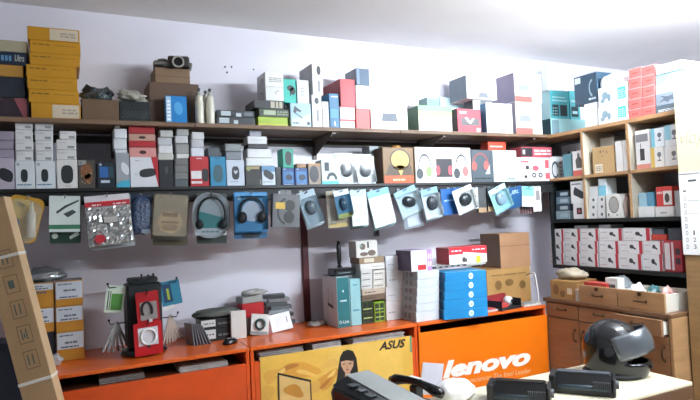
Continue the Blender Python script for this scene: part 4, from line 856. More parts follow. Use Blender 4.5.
def pp(q, name, polys, col, y=-.0006, m=None):
    if 2 <= len(polys) <= 4:
        for p in polys: r_ = pp(q, name, [p], col, y, m)
        return r_
    v = []; f = []
    for p in polys:
        n = len(v); v += [(-q.w/2+u*q.w, y, q.top-q.h+t*q.h) for u, t in p]; f.append(tuple(range(n, n+len(p))))
    return mo(name, v, f, m or M(col, rough=.4), q.t)
def blister(q, u0, v0, u1, v1, dep=.028, m=None, r=.012):
    X = lambda u: -q.w/2+u*q.w; Z = lambda t: q.top-q.h+t*q.h
    return G().prism(rrect(X(u0), X(u1), Z(v0), Z(v1), min(r, (X(u1)-X(u0))*.3)), -dep, -.0008).build('blister', m or CLEAR(), q.t)
def mouse3d(q, u, v, ru, rv, col='3c4248', rot=0, dep=.022):
    o = G().ball((0, 0, 0), (ru*q.w, dep, rv*q.h), 18, 10, 0, .85).build('mouse', M(col, rough=.22), q.t, (-q.w/2+u*q.w, -.004, q.top-q.h+v*q.h), (0, rot, 0), True)
    G().ball((0, 0, 0), (ru*q.w*.14, .006, rv*q.h*.2), 8, 6).build('scroll_wheel', M('90979c', rough=.3), o, (0, -dep*.9, rv*q.h*.45), smooth=True)
    return o
def phones3d(q, u, v, ru, rv, col='1f2426', a0=-20, a1=200, cup=.2, up=True):
    X = -q.w/2+u*q.w; Z = q.top-q.h+v*q.h; sg = 1 if up else -1
    pts = [(X+ru*q.w*cos(radians(a0+(a1-a0)*k/16)), -.016, Z+sg*rv*q.h*sin(radians(a0+(a1-a0)*k/16))) for k in range(17)]
    G().tube(pts, .006, 7).build('headband', M(col, rough=.35), q.t, smooth=True)
    for e in (pts[0], pts[-1]): G().ball(e, (cup*q.w*.5, .014, cup*q.w*.62), 12, 8).build('ear_cup', M(col, rough=.4), q.t, smooth=True)
def behind(name, label, cat, src_x, yt, wpx, hpx, tilt, Y, col, drop=0, group=None):
    q = pack(name, label, cat, src_x, yt, wpx, hpx, tilt, Y, hooked=False, group=group); q.top -= drop*.005; card(q, col); return q
# 1 cleaning kit
q = pack('cleaning_kit', 'yellow cleaning kit pouch with a white spray bottle at the far left', 'pouch', 28, 203, 36, 46, -14, 2.92)
card(q, 'b98a2c', .03, name='pouch_back'); pp(q, 'yellow_cloth', E(.3, .66, .24, .2, 14)+E(.35, .85, .25, .1, 10), 'd9b52c'); pp(q, 'blue_dot', E(.28, .36, .17, .16), '27468c')
X = q.w*.25; zc = q.top-q.h*.5
G().lathe([(.001, -.075), (.017, -.075), (.018, -.07), (.017, .035), (.009, .045), (.009, .06), (.006, .062), (.006, .08)], 14).build('spray_bottle', M('b9b7ac', rough=.3), q.t, (X, -.022, zc), (0, -.2, 0), True)
blister(q, .02, .01, .98, .92, .042, FILM('d9d4b8', .22), .05)
# 2 cable carton packs
q = pack('cable_pack', 'white and green cable pack, front one below the black shelf', 'cable pack', 65, 203, 31, 36, -2, 2.92)
card(q, 'ccd6d2', .003, .02); pp(q, 'green_band', R(0, .08, 1, .2), '3f7a5c'); pp(q, 'adapter_picture', P((.45, .5), (.75, .62), (.88, .55), (.6, .4))+P((.25, .5), (.55, .68), (.95, .85), (.95, .9), (.5, .73), (.22, .56)), '3c4444')
q.t.location.y -= .0
q2 = behind('cable_pack', 'dark green cable pack hanging lower behind the white and green one', 'cable pack', 66, 203, 31, 47, -2, 2.955, '2c4238'); pp(q2, 'white_logo', E(.16, .16, .1, .06)+P((.65, .08), (.95, .18), (.9, .26), (.62, .14)), 'b9c6bc')
# 3 silver bag
q = pack('silver_bag', 'large silver bag with a white and red header', 'bag', 107, 203, 45, 50, 4, 2.91)
g = G(); nx, nz = 18, 18
v = [(-q.w/2+q.w*a/nx, -.004-.012*abs(mnoise.noise(Vector((a*.5, b*.5, 2.2))))*(1 if 0 < a < nx and 0 < b < nz else 0), q.top-q.h+q.h*.78*b/nz) for b in range(nz+1) for a in range(nx+1)]
g.add(v, [(b*(nx+1)+a, b*(nx+1)+a+1, (b+1)*(nx+1)+a+1, (b+1)*(nx+1)+a) for b in range(nz) for a in range(nx)]).build('silver_sheet', M('b9bcbc', rough=.22, metal=.75, var=.25, scale=40), q.t)
card(q, 'b5b6b8', .003, name='bag_back'); pp(q, 'white_header', R(0, .88, 1, 1), 'cfcdd0', -.0022); pp(q, 'red_header', R(0, .74, 1, .88), 'b0222c', -.0026); pp(q, 'header_lettering', L(.15, .79, .35, .84, 1)+L(.62, .79, .92, .84, 1, 3), 'e6cfd0', -.0032)
pp(q, 'red_seal', E(.25, .14, .12, .09), 'b02a34', -.018); pp(q, 'centre_label', R(.38, .45, .68, .56), 'b3aea8', -.018)
q2 = behind('silver_bag', 'second silver bag showing below the large one', 'bag', 109, 203, 44, 53, 4, 2.95, '9aa0a2')
# 4 blue bag
q = pack('blue_bag', 'dark blue soft bag hanging between the silver bag and clamshell', 'bag', 142, 203, 21, 41, -5, 2.95)
G().ball((0, -.012, q.top-q.h*.52), (q.w*.5, .022, q.h*.46), 18, 12, 0, .7, .14, 4).build('bag_body', FILM('1c3a5c', .97), q.t, smooth=True); card(q, '22324a', .004, z0=q.top-.05); pp(q, 'grey_tag', R(.55, .06, .95, .16), '8a97a2', -.03)
# 5 brown clamshell
q = pack('clamshell_pack', 'brown clamshell pack with a tan gadget inside', 'clamshell', 171, 198, 35, 46, -5, 2.92)
card(q, '3f3a32', .006); pp(q, 'tan_gadget_print', E(.52, .38, .36, .24, 8, .8), 'b08a5c'); pp(q, 'gadget_slots', R(.3, .5, .72, .58)+R(.28, .36, .75, .4), '5c4430', -.0012); pp(q, 'dark_oval', E(.52, .27, .22, .07), '6a4a30', -.0012)
blister(q, .03, .08, .97, .97, .03, FILM('b3a68a', .3))
behind('clamshell_pack', 'dark clamshell pack showing below the brown one', 'clamshell', 172, 198, 34, 51, -4, 2.955, '55503e')
# 6 headset in round blister
q = pack('headset_pack', 'round topped clear pack with a thin black headset', 'headset', 211, 199, 36, 45, -2, 2.92)
G().prism(rrect(-q.w/2, q.w/2, q.top-q.h, q.top, q.w*.44, 8), 0, .002).build('backing_card', M('c6ccd0', rough=.3), q.t); pp(q, 'teal_panel', P((.15, .22), (.85, .22), (.85, .45), (.15, .6)), '4f9a98'); pp(q, 'white_label', R(.06, .06, .94, .22), 'd6dadc', -.0008); pp(q, 'label_lettering', L(.25, .11, .72, .17, 1), '6a8a94', -.0014)
phones3d(q, .5, .5, .38, .4, '23282c', -30, 210, .22)
G().prism(rrect(-q.w*.49, q.w*.49, q.top-q.h*.99, q.top-.003, q.w*.43, 8), -.034, -.001).build('blister', CLEAR(), q.t)
behind('headset_pack', 'dark pack foot showing under the round topped headset pack', 'headset', 212, 199, 30, 50, -2, 2.96, '3f4844')
# 7 blue headphones
q = pack('headphone_pack', 'bright blue pack with large black headphones', 'headphones', 251, 197, 33, 40, -1, 2.915)
card(q, '2f7fb8', .008); pp(q, 'blue_border', R(.04, .03, .96, .97), '4a96c8'); pp(q, 'pale_disc', E(.52, .52, .3, .26), 'c2cfe0', -.0012); pp(q, 'logo_dot', E(.13, .86, .06, .05), 'a6d4ee', -.0012)
phones3d(q, .5, .54, .36, .3, '1a1d20', -35, 215, .28)
blister(q, .05, .05, .95, .9, .036)
q2 = behind('headphone_pack', 'second blue headphone pack showing below the bright one', 'headphones', 250, 197, 33, 46, -1, 2.955, '3a6f9a'); pp(q2, 'dark_print', E(.5, .06, .3, .05, 12), '20262c')
# 8 grey box with headphones
q = pack('headphone_box', 'grey hanging box with dark headphones and a yellow sticker', 'headphones', 285, 198, 27, 36, -4, 2.92)
G().box(-q.w/2, q.w/2, -.03, 0, q.top-q.h, q.top-.016, .002).build('carton', M('5d6062', rough=.45), q.t); G().prism(rrect(-q.w*.2, q.w*.2, q.top-.0165, q.top+.006, .004), -.016, -.014).build('hang_tab', M('6b6e70'), q.t)
pp(q, 'headband_print', RING(.52, .44, .36, .38, .18, 100, 260, 12), '2a2c2e', -.0306); pp(q, 'ear_cup_print', E(.62, .6, .2, .16)+E(.6, .28, .2, .17), '2e3032', -.0308); pp(q, 'yellow_sticker', R(.1, .5, .45, .68), 'c9a540', -.0314)
# 9.. mouse packs
def mpack(label, x, yt, w, h, tilt, col, mcol, Y=2.92, head=None, mu=.5, mv=.5, ru=.26, rv=.26, mrot=0, yaw=0, dups=1, dupcol='9fb0b8'):
    q = pack('mouse_pack', label, 'mouse pack', x, yt, w, h, tilt, Y, yaw)
    card(q, col, .006)
    if head: pp(q, 'header_band', R(0, .8, 1, 1), head)
    pp(q, 'hang_slot', R(.4, .93, .6, .96), '2a3238', -.001)
    mouse3d(q, mu, mv, ru, rv, mcol, mrot); blister(q, .08, .05, .92, .82, .032)
    for k in range(dups):
        q2 = pack('mouse_pack', label+', next one behind it' if k == 0 else label+', last one behind', 'mouse pack', x-1.2*(k+1), yt, w, h+1.5*(k+1), tilt, Y+.04*(k+1), yaw, hooked=False)
        card(q2, dupcol, .006)
    return q
mpack('silver grey mouse pack tilted beside the yellow stickered box', 306, 197, 18, 36, 17, '9fb2bd', '6d7880', mv=.52, rv=.2, ru=.3)
q = mpack('blue mouse pack with a yellow green product before a beige pack', 341, 196, 15, 28, 10, '3f7ea4', '3c5a70', head='c9dbe2', Y=2.9, rv=.24, dups=0); pp(q, 'green_panel', R(.05, .0, .95, .16), 'a9b45c', -.0008)
q2 = behind('beige_pack', 'beige carton pack behind the blue mouse pack', 'pack', 336, 197, 20, 37, 2, 2.95, '9a927c'); pp(q2, 'pale_panel', R(.05, .1, .4, .8), 'b9b6ac'); pp(q2, 'gold_base', R(.1, .02, 1, .12), 'b09a5a')
def wpack(name, label, x, yt, w, h, tilt, col, head, Y=2.915, dup=True, lines=True):
    q = pack(name, label, 'pack', x, yt, w, h, tilt, Y)
    card(q, col, .003, .006); pp(q, 'header_band', R(0, .82, 1, 1), head); pp(q, 'hang_slot', R(.42, .93, .58, .96), '26323a', -.0012)
    if lines: pp(q, 'faint_lettering', L(.15, .1, .5, .2, 2)+L(.3, .55, .8, .6, 1), 'a8b4b6', -.0008)
    if dup:
        for k in (1, 2): q2 = pack(name, label+', copy %d behind' % k if False else label+(', next behind' if k == 1 else ', rearmost'), 'pack', x-1.4*k, yt, w, h+1.2*k, tilt, Y+.03*k, hooked=False); card(q2, '86a0a4', .003)
    return q
wpack('white_pack', 'narrow white adapter pack with a pale blue header', 358, 194, 16, 36, 3, 'd3dede', 'b3d0d6')
wpack('white_pack', 'wide white pack with a sky blue header', 378, 195, 22, 37, 13, 'e2eaec', '7fb6d8')
q = mpack('black mouse pack tilted on pale blue card', 405, 197, 22, 27, 20, 'c4d6de', '33393f', head='8dbcd6', mrot=.5, rv=.2, ru=.3)
q2 = behind('clear_pack', 'grey clear pack hanging lower behind the tilted black mouse', 'pack', 409, 198, 20, 39, 8, 2.97, '7f8a92'); pp(q2, 'pale_panel', R(.2, .05, .95, .35), 'b9c4cc')
mpack('black mouse pack on white card beside the tilted one', 429, 194, 17, 30, 12, 'd6e0e4', '3c4248', head='86b4d2', rv=.24, ru=.3)
q = pack('blue_pack', 'royal blue carton pack behind the white mouse card', 'pack', 452, 197, 22, 26, 4, 2.96); card(q, '1f5a9a', .003, .015); pp(q, 'pale_lines', L(.1, .5, .6, .6, 1), '8fb4dc')
q = mpack('black mouse pack on plain white card', 462, 193, 20, 25, 18, 'e6e6e2', '33383c', rv=.25, ru=.3, dups=0)
q = pack('small_pack', 'small white earphone pack right of the plain white mouse card', 'pack', 474, 197, 8, 21, 2, 2.95); card(q, 'dfe2e2', .003); pp(q, 'dark_curl', RING(.5, .55, .3, .16, .4, 0, 250, 8), '3a3c40')
q = pack('dark_pack', 'left dark hanging adapter pack with tan foot', 'pack', 482, 196, 8, 25, 0, 2.95, group='dark adapter packs'); card(q, '4a4e50', .003, .02); pp(q, 'tan_foot', R(0, 0, 1, .2), 'a08468')
q = pack('dark_pack', 'right dark hanging adapter pack with tan foot', 'pack', 491, 196, 7, 24, 0, 2.95, group='dark adapter packs'); card(q, '3f4448', .003, .02); pp(q, 'tan_foot', R(0, 0, 1, .2), 'b09474')
mpack('turquoise mouse pack with a silver mouse', 497, 191, 18, 25, 22, '9fd8dc', '8fa6b4', head='bfe8ea', rv=.27, ru=.28)
q = pack('blue_pack', 'navy pack with white script beside the turquoise mouse', 'pack', 514, 192, 15, 21, 8, 2.95); card(q, '1f4f7c', .003, .006); pp(q, 'white_script', T('JBL', .2, .62, .8, .84, .4), 'b9d0e4')
q = pack('small_pack', 'turquoise headed white pack near the corner', 'pack', 528, 189, 12, 20, -3, 2.94); card(q, 'e2eeee', .003, .004); pp(q, 'turquoise_header', R(0, .52, 1, 1), '7fd6d4'); pp(q, 'hang_slot', R(.25, .85, .75, .9), '2c5a5e', -.0012)
q = pack('small_pack', 'narrow white pack with a grey window hanging last by the corner', 'pack', 537, 196, 8, 25, 0, 2.96); card(q, 'efefec', .003, .004); pp(q, 'grey_window', R(.35, .45, .85, .85), '8a8684')
q = pack('striped_pack', 'dark striped pack below the turquoise headed one', 'pack', 526, 192, 13, 27, -1, 2.985); card(q, '8a6a68', .003, .004); pp(q, 'dark_stripes', sum([R(.06+.2*k, 0, .16+.2*k, .35) for k in range(5)], []), '3c3438')
# ================================================================== things on the orange counter
def ct(name, label, x0, x1, yt, Y, c, base=CT, d=.12, cat='box', **k): return sh(name, label, cat, x0, x1, yt, base, c, Y=Y, d=d, **k)
# leaning carton and dark cupboard at the left
cp_ = empty('dark_cupboard', (-.4, 2.72, 0), label='dark navy cupboard at the left edge behind the leaning carton', cat='cupboard')
G().box(-.4, .29, -.075, .085, .04, 1.12, .004).build('carcass', M('1a2030', rough=.5), cp_); G().box(-.38, .27, -.092, -.0755, .06, 1.10, .003).build('door', M('1d2436', rough=.45), cp_); G().box(-.39, .28, -.07, .08, 0, .0395).build('plinth', M('0e1016'), cp_)
tl_ = radians(-12.2); LB = 1.70
lb = carton('leaning_carton', 'long brown carton with pictograms and a white strap leaning at the left edge', 'box', .118, .07, LB, (.100, 2.49, .018), 'a8875f', rot=(0, tl_, -.28), f={'R': 'c2a47c'}, var=.12)
for k in range(5):
    z = 1.04+.098*k
    dec(lb, 'F', 'pictogram_frame', sum([R(.36, z/LB, .78, (z+.003)/LB), R(.36, (z+.066)/LB, .78, (z+.069)/LB), R(.36, z/LB, .38, (z+.069)/LB), R(.76, z/LB, .78, (z+.069)/LB)], []), '6a5a40')
    dec(lb, 'F', 'pictogram', (R(.47, (z+.018)/LB, .64, (z+.05)/LB) if k == 3 else R(.46, (z+.015)/LB, .5, (z+.055)/LB)+R(.6, (z+.015)/LB, .64, (z+.055)/LB)+(R(.53, (z+.02)/LB, .57, (z+.04)/LB) if k % 2 else [])), '4c5a50')
for z in (.985, 1.47): G().box(-.0605, .0605, -.0375, .0375, z, z+.012, .001).build('white_strap', M('d9d4c8'), lb)
# toner cartons
tn = {}
def tcart(label, x0, x1, yt, base, Y, white=.6):
    o = ct('toner_carton', label, x0, x1, yt, Y, 'b9802a', base, d=.15, g='yellow toner cartons on the counter', f={'T': '7c7c78'})
    dec(o, 'F', 'white_label', R(.02, 1-white, .98, .96), 'c3c9d0'); dec(o, 'F', 'label_lettering', L(.1, .82, .6, .9, 1)+L(.3, .55, .75, .68, 1)+L(.15, 1-white+.02, .8, 1-white+.12, 1), '5a626c', .0012); return o
a = tcart('white labelled yellow toner carton, bottom of the right stack', 56.5, 84.5, 331, CT, 3.10); b = tcart('white labelled yellow toner carton, middle of the right stack', 55.6, 83.6, 305.5, a, 3.10); c = tcart('white labelled yellow toner carton, top of the right stack', 55, 83, 280.5, b, 3.10, .72)
a = ct('dark_carton', 'plain black carton at the bottom of the left toner stack', 27, 55, 333, 3.11, '1c1e24', d=.15); b = tcart('white labelled yellow toner carton in the middle of the left stack', 27, 54.6, 308, a, 3.11, .62); c = tcart('yellow toner carton with a narrow white label, top of the left stack', 26, 54, 283, b, 3.11, .3)
p = at(42, 282, Y=3.17); bag('silver_bag', 'shiny crumpled silver bag on the left toner stack', 'bag', (p.x+.01, 3.185, TOP[c.name]+.001), (.085, .06, .038), M('a9adaf', rough=.18, metal=.6, bump=.5), .4, 51)
p = at(56, 362, Z=CT); bag('clear_bag', 'small clear bag at the foot of the toner stacks', 'bag', (p.x-.01, 3.03, CT+.001), (.04, .025, .03), FILM('c9cfce', .6), .35, 53)
# spinner rack
rk = empty('spinner_rack', (.345, 3.06, CT+.0006), (0, 0, .06), 'black spinner rack with hooks on the orange counter', 'rack')
G().lathe([(.001, 0), (.105, 0), (.11, .006), (.1, .022), (.05, .03), (.001, .03)], 28).build('round_base', M('141617', rough=.35), rk, smooth=False)
G().box(-.082, .082, -.06, .06, .031, .345, .01).build('panel_core', M('1a1f20', rough=.45), rk); G().prism(rrect(-.07, .07, .3455, .372, .012), -.03, .03).build('top_cap', M('161a1b'), rk)
def arm(x0, y0, z0, x1, y1, z1): G().tube([(x0, y0, z0), (x1, y1, z1), (x1+(x1-x0)*.08, y1+(y1-y0)*.08, z1+.018)], .003, 6).ball((x1+(x1-x0)*.08, y1+(y1-y0)*.08, z1+.02), (.006, .006, .006), 8, 5).build('hook', M('2a2c2e', rough=.3, metal=.5), rk)
for (x, z) in ((-.082, .335), (.082, .335), (-.082, .16), (.082, .16)): arm(x, -.02, z, x+(.075 if x > 0 else -.075), -.03, z)
for (x, z) in ((-.02, .365), (.035, .365)): arm(x, -.03, z, x, -.10, z+.004)
arm(.0, -.06, .30, .0, -.125, .30); arm(.0, -.06, .155, -.005, -.15, .157)
def rpack(name, label, lx, ly, lz, w, h, col, tilt=0, par=rk, cat='pack', z_up=.012):
    q = Pack(); m = rk.matrix_basis @ Vector((lx, ly, lz)); q.t = empty(name, m, (0, radians(-tilt), .06), label, cat); q.w = w; q.h = h; q.top = z_up; card(q, col, .005, .0015); return q
bpy.context.view_layer.update()
q = rpack('cable_pack', 'upper red cable pack hanging on the spinner rack', .0, -.112, .297, .105, .155, 'a3141c', 3)
pp(q, 'pale_window', R(.15, .12, .9, .68), '8f8884'); G().tube([(-.005+.026*cos(a)*(.9), -.006, -.075+.038*sin(a)) for a in [pi*1.4*k/14-.6 for k in range(15)]], .005, 6).build('cable_loop', M('2a2426'), q.t, smooth=True); pp(q, 'price_tag', R(.45, .02, .65, .14), 'd9d4d0', -.0008)
q = rpack('cable_pack', 'lower red cable pack hanging on the spinner rack', -.006, -.139, .153, .13, .155, 'b3161e', 2)
pp(q, 'pale_window', R(.15, .3, .85, .85), 'cfcdd0'); G().tube([(.0+.034*cos(a), -.006, -.055+.036*sin(a)) for a in [2*pi*k/20 for k in range(21)]], .005, 6).build('cable_loop', M('e2e2e2'), q.t, smooth=True); pp(q, 'price_tag', R(.44, .22, .56, .34), '2a2626', -.0009)
q = rpack('earphone_pack', 'white and green pack on the left arm of the spinner rack', -.125, -.028, .331, .085, .13, 'c9d6c4', -8); pp(q, 'green_panel', R(.3, .1, .9, .7), '4f8a3c'); pp(q, 'dark_lines', R(.1, .1, .16, .8)+R(.22, .1, .26, .8), '39423a', -.0009)
q = rpack('memory_pack', 'blue and teal pack on the right arm of the spinner rack', .125, -.028, .331, .1, .125, '2f7a94', 8); pp(q, 'dark_panel', R(.12, .15, .55, .9), '1d3c5c'); pp(q, 'yellow_item', R(.3, .25, .42, .7), '9fb03c', -.0009); pp(q, 'white_strip', R(.0, -.14, .55, .02), 'd9d9d6', -.0008)
# fans of flat cable pouches on the lower arms
def fan(x, n, a0, a1, h, label, grp, cc):
    src = None
    for k in range(n):
        m = rk.matrix_basis @ Vector((x+.004*(k-n/2), -.055+.011*k, .157)); ang = a0+(a1-a0)*k/max(1, n-1)
        if src is None:
            src = G().prism(rrect(-.0055, .0055, -h, .012, .004), 0, .004).build('flat_pouch', M(cc, rough=.3, var=.25), None, m, (0, radians(ang), .5)); tag(src, label+', leftmost', 'pouch', grp)
        else:
            o = src.copy(); COL.objects.link(o); o.location = m; o.rotation_euler = (0, radians(ang), .5); tag(o, label+(', rightmost' if k == n-1 else ', %s from the left' % ('second', 'third', 'fourth', 'fifth', 'sixth')[k-1]), 'pouch', grp)
fan(-.128, 6, 30, -24, .13, 'flat grey cable pouch hanging on the lower left spinner arm', 'pouches on the lower left arm', '8c8c8a'); fan(.128, 7, 18, -30, .125, 'flat beige cable pouch hanging on the lower right spinner arm', 'pouches on the lower right arm', 'a3958a')
# grey pouches standing right of the rack
src = None
for k in range(6):
    p = at(184+2.6*k, 339-.8*k, Z=CT); x, y = p.x, 3.07
    if src is None: src = G().box(-.003, .003, -.04, .04, 0, .115, .001).build('standing_pouch', M('6f7276', rough=.35, var=.2), None, (x, y, CT+.001), (0, -.1, .3)); tag(src, 'slim grey pouch standing right of the spinner rack, leftmost of the row', 'pouch', 'slim pouches beside the rack')
    else: o = src.copy(); COL.objects.link(o); o.location = (x, y, CT+.001); o.rotation_euler = (0, -.1-.07*k, .3); tag(o, 'slim grey pouch standing right of the spinner rack, %s of the row' % ('second', 'third', 'fourth', 'fifth', 'rightmost')[k-1], 'pouch', 'slim pouches beside the rack')
# black boxes with white end labels
a = ct('black_box', 'lower long black box with a white end label on the counter', 200, 243, 327.4, 3.09, '202224', d=.12); b = ct('black_box', 'upper long black box with a white end label on the counter', 200, 242, 318, 3.09, '222426', a, d=.12)
for o in (a, b): dec(o, 'F', 'white_label', R(.02, .2, .36, .92), 'cfcfcc'); dec(o, 'F', 'label_lettering', L(.08, .45, .32, .65, 1), '4a4a4a', .0012); dec(o, 'F', 'grey_lettering', L(.42, .3, .9, .6, 1), '6a6c6e')
p = at(218, 316, Y=3.15); bag('olive_bag', 'dark olive cloth pouch lying on the long black boxes', 'pouch', (p.x-.01, 3.15, TOP[b.name]+.001), (.125, .05, .028), M('4c4f48', rough=.6, bump=.3), .25, 61)
ms = empty('computer_mouse', tuple(at(223, 338.5, Z=CT).xy)+(CT+.0006,), (0, 0, .5), 'small black computer mouse lying on the counter edge', 'mouse'); ms.location.y = 2.98
g = G().ball((0, 0, 0), (.045, .028, .028), 18, 10, 0, .85)
for v in g.v: v.z = max(v.z, 0)
g.build('shell', M('17181a', rough=.25), ms, smooth=True); G().ball((.022, 0, .022), (.009, .004, .006), 8, 6).build('scroll_wheel', M('55585c'), ms, smooth=True); G().box(-.02, .0, -.006, .006, .0265, .0287).build('logo_patch', M('8a8d90'), ms)
# pile of packs
def slab(name, label, x, y, z, w, d, h, c, rot, cat='pack', group=None, deco=None):
    o = carton(name, label, cat, w, d, h, (x, y, z), c, rot=rot, group=group); 
    if deco: deco(o)
    return o
P0 = at(258, 330, Y=3.1)
o1 = ct('grey_case', 'grey flat case at the bottom of the cable pile', 243, 262, 318, 3.14, '7c7f80', d=.1)
o1b = ct('white_card', 'blank white card box on the left of the cable pile', 231, 246.5, 311, 3.06, 'd6d4ce', d=.02)
o2 = ct('red_pack', 'red flat pack on top of the cable pile', 242, 264, 303, 3.15, 'b01c20', o1, d=.1)
o3 = ct('grey_pack', 'grey clear pack resting on the red flat pack', 240, 262, 296.5, 3.16, '8d908c', o2, d=.08, rz=.2)
bag('clear_bag', 'clear crumpled bag of cables topping the cable pile', 'bag', (at(254, 293, Y=3.2).x, 3.2, TOP[o3.name]+.001), (.07, .035, .02), FILM('b9b7b0', .75), .4, 81)
bag('clear_bag', 'dark clear bag of cables between the olive pouch and red pack', 'bag', (at(236, 314, Y=3.22).x, 3.255, CT+.001), (.035, .035, .085), FILM('6f716e', .85), .35, 83)
ck = empty('cable_disc_pack', (at(259, 318, Y=3.08).x, 3.085, CT+.0006), (radians(-14), radians(8), radians(-8)), 'white pack with a coiled dark green cable on the pile', 'cable pack')
G().box(-.05, .05, 0, .004, 0.004, .115, .002).build('backing_card', M('d6d4cf'), ck); G().tube([(.0+.028*cos(k*.55)*(1-.006*k), -.008-.0002*k, .058+.03*sin(k*.55)*(1-.006*k)) for k in range(36)], .0042, 6).build('cable_coil', M('2c4a46', rough=.4), ck, smooth=True); G().box(-.045, .045, -.0022, -.0004, .0, .02).build('grey_foot', M('8a8886'), ck)
dk = empty('drive_pack', (at(283, 321, Y=3.1).x, 3.10, CT+.0006), (radians(-18), radians(-5), radians(6)), 'white drive pack with a red edge leaning on the pile', 'drive pack')
G().box(-.065, .065, 0, .012, .006, .105, .002).build('white_case', M('cfd0d2', rough=.35), dk); G().box(-.085, -.0655, 0, .012, .006, .1, .002).build('red_edge', M('7d2a2e'), dk); G().box(-.03, .05, -.0012, -.0003, .03, .09).build('pale_label', M('dcdcdc'), dk); G().box(.035, .039, -.0024, -.0013, .045, .08).build('dark_line', M('4a4a4c'), dk)
for k in range(5):
    z = CT+.12+.013*k
o = None
pz = CT
for k in range(9):
    pz_ = at(281, 322-3.4*k, Y=3.2).z
    o = carton('flat_case', 'thin grey plastic case, %s in the leaning pile behind the drive pack' % ('lowest', 'second', 'third', 'fourth', 'fifth', 'sixth', 'seventh', 'eighth', 'topmost')[k], 'case', .125, .075, .0215, (at(281, 320, Y=3.2).x-.004*k+(.022 if k % 2 else 0), 3.22, pz+.0006), ('5f6668', '4c5456', '82888a', '3f4648', '8f9698')[k % 5], group='thin grey cases on the counter', rot=(0, 0, .25-.06*k)); pz = TOP[o.name]
for k, (x, y, w) in enumerate(((303, 322, .07), (312, 322, .06))):
    p = at(x, y, Z=CT); o = bag('clear_bag', ('left' if k == 0 else 'right')+' small clear bag of parts on the bare counter', 'bag', (p.x, 3.13+.02*k, CT+.001), (w*.55, .04, .016), FILM('b3ada4', .8), .4, 70+k)
# teal router carton
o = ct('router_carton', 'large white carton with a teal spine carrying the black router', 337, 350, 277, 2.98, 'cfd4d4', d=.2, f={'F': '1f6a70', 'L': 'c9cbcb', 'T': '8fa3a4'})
dec(o, 'F', 'white_lettering', T('D-Link', .12, .08, .9, .14, 0, .01)+E(.5, .72, .06, .025)+L(.25, .5, .75, .56, 1), 'd6e6e6'); dec(o, 'L', 'router_picture', P((.35, .4), (.75, .36), (.75, .42), (.35, .47))+R(.4, .46, .42, .75)+R(.66, .42, .68, .72), '3c4246')
o2 = ct('light_carton', 'pale turquoise carton beside the teal spine', 350.6, 361, 279, 2.99, '8fc0c4', d=.2)
dec(o2, 'F', 'blue_lettering', L(.2, .3, .8, .36, 1)+L(.3, .85, .7, .9, 1), '3c8090')
rt = empty('wifi_router', (at(344, 277, Y=3.06).x, 3.08, max(TOP[o.name], TOP[o2.name])+.0006), (0, 0, 0), 'black router with an upright antenna on the teal carton', 'router')
G().box(-.075, .065, -.05, .05, 0, .042, .008).build('body', M('17191b', rough=.3), rt)
G().tube([(0, .035, .043), (0, .037, .07), (.001, .038, .10), (.002, .04, .17), (.002, .04, .2)], [.006, .012, .014, .013, .006], 10).build('antenna', M('16181a', rough=.35), rt, smooth=True); G().box(-.012, .012, .024, .048, .0425, .056, .003).build('antenna_hinge', M('222426'), rt)
G().box(-.05, .03, -.0512, -.0502, .015, .02).build('light_strip', M('6a7a80'), rt)
# mixed carton tower
Y1 = 3.0; prev = None
l = ct('lime_carton', 'left dark green printed carton at the foot of the mixed tower', 362, 373.6, 301, Y1, '2c3a24'); r = ct('lime_carton', 'right lime green carton at the foot of the mixed tower', 374.2, 385, 301.6, Y1, '7fa02c')
for o in (l, r): dec(o, 'F', 'dark_panels', R(.08, .52, .45, .92)+R(.55, .52, .92, .92)+R(.08, .08, .45, .45)+R(.55, .08, .92, .45), '22301c' if o is r else '16200f'); dec(o, 'F', 'pale_marks', L(.12, .6, .88, .7, 1)+L(.12, .2, .88, .3, 1), 'a9c47a', .0012)
base = [l, r]
for k, (a, b, yt, cc) in enumerate(((362, 385, 294.5, '6a5848'), (362, 385.4, 288.6, 'b9aa98'))):
    base = ct('flat_carton', ('brown' if k == 0 else 'beige')+' flat carton in the lower half of the mixed tower', a, b, yt, Y1, cc, base); dec(base, 'F', 'small_lettering', L(.1, .3, .6, .6, 1, k), '4a4038')
b2 = []
for k in range(3):
    row = []
    for j, (a, b) in enumerate(((361, 372.6), (373.2, 385.4))):
        under = base if k == 0 else b2[-1][j]
        o = ct('small_carton', 'small %s carton, %s of three in the %s half of the mixed tower' % (('white', 'cream')[j], ('lowest', 'middle', 'top')[k], ('left', 'right')[j]), a, b, 282.6-6.2*k-.2*j, Y1, ('c9c9c6', 'd3d0c6')[j], under); row.append(o)
        dec(o, 'F', 'dark_lettering', L(.1, .35, .8, .6, 1, k+j), '5a5650')
    b2.append(row)
w = ct('white_carton', 'wide white carton above the small cartons of the mixed tower', 360, 385, 263.4, Y1, 'd6d4d0', b2[-1]); dec(w, 'F', 'grey_lettering', L(.5, .4, .9, .6, 1), '8a8680')
w2 = ct('brown_carton', 'flat brown carton below the picture carton of the mixed tower', 359, 384, 257, Y1, '8f7a60', w); dec(w2, 'F', 'pale_label', R(.2, .2, .6, .8), 'cfc6b4')
w3 = ct('picture_carton', 'white carton with a large figure one topping the mixed tower', 356, 377.5, 240.5, Y1, 'd0cec8', w2, d=.1); dec(w3, 'F', 'number_one', T('1', .52, .55, .6, .92, 0, .02), '2e2c2a'); dec(w3, 'F', 'dark_shapes', E(.3, .65, .14, .2, 9)+E(.72, .25, .2, .18, 9)+E(.35, .2, .2, .12, 9), '6a5c50'); dec(w3, 'F', 'green_mark', E(.22, .7, .06, .1, 8), '7a9a8a', .0012)
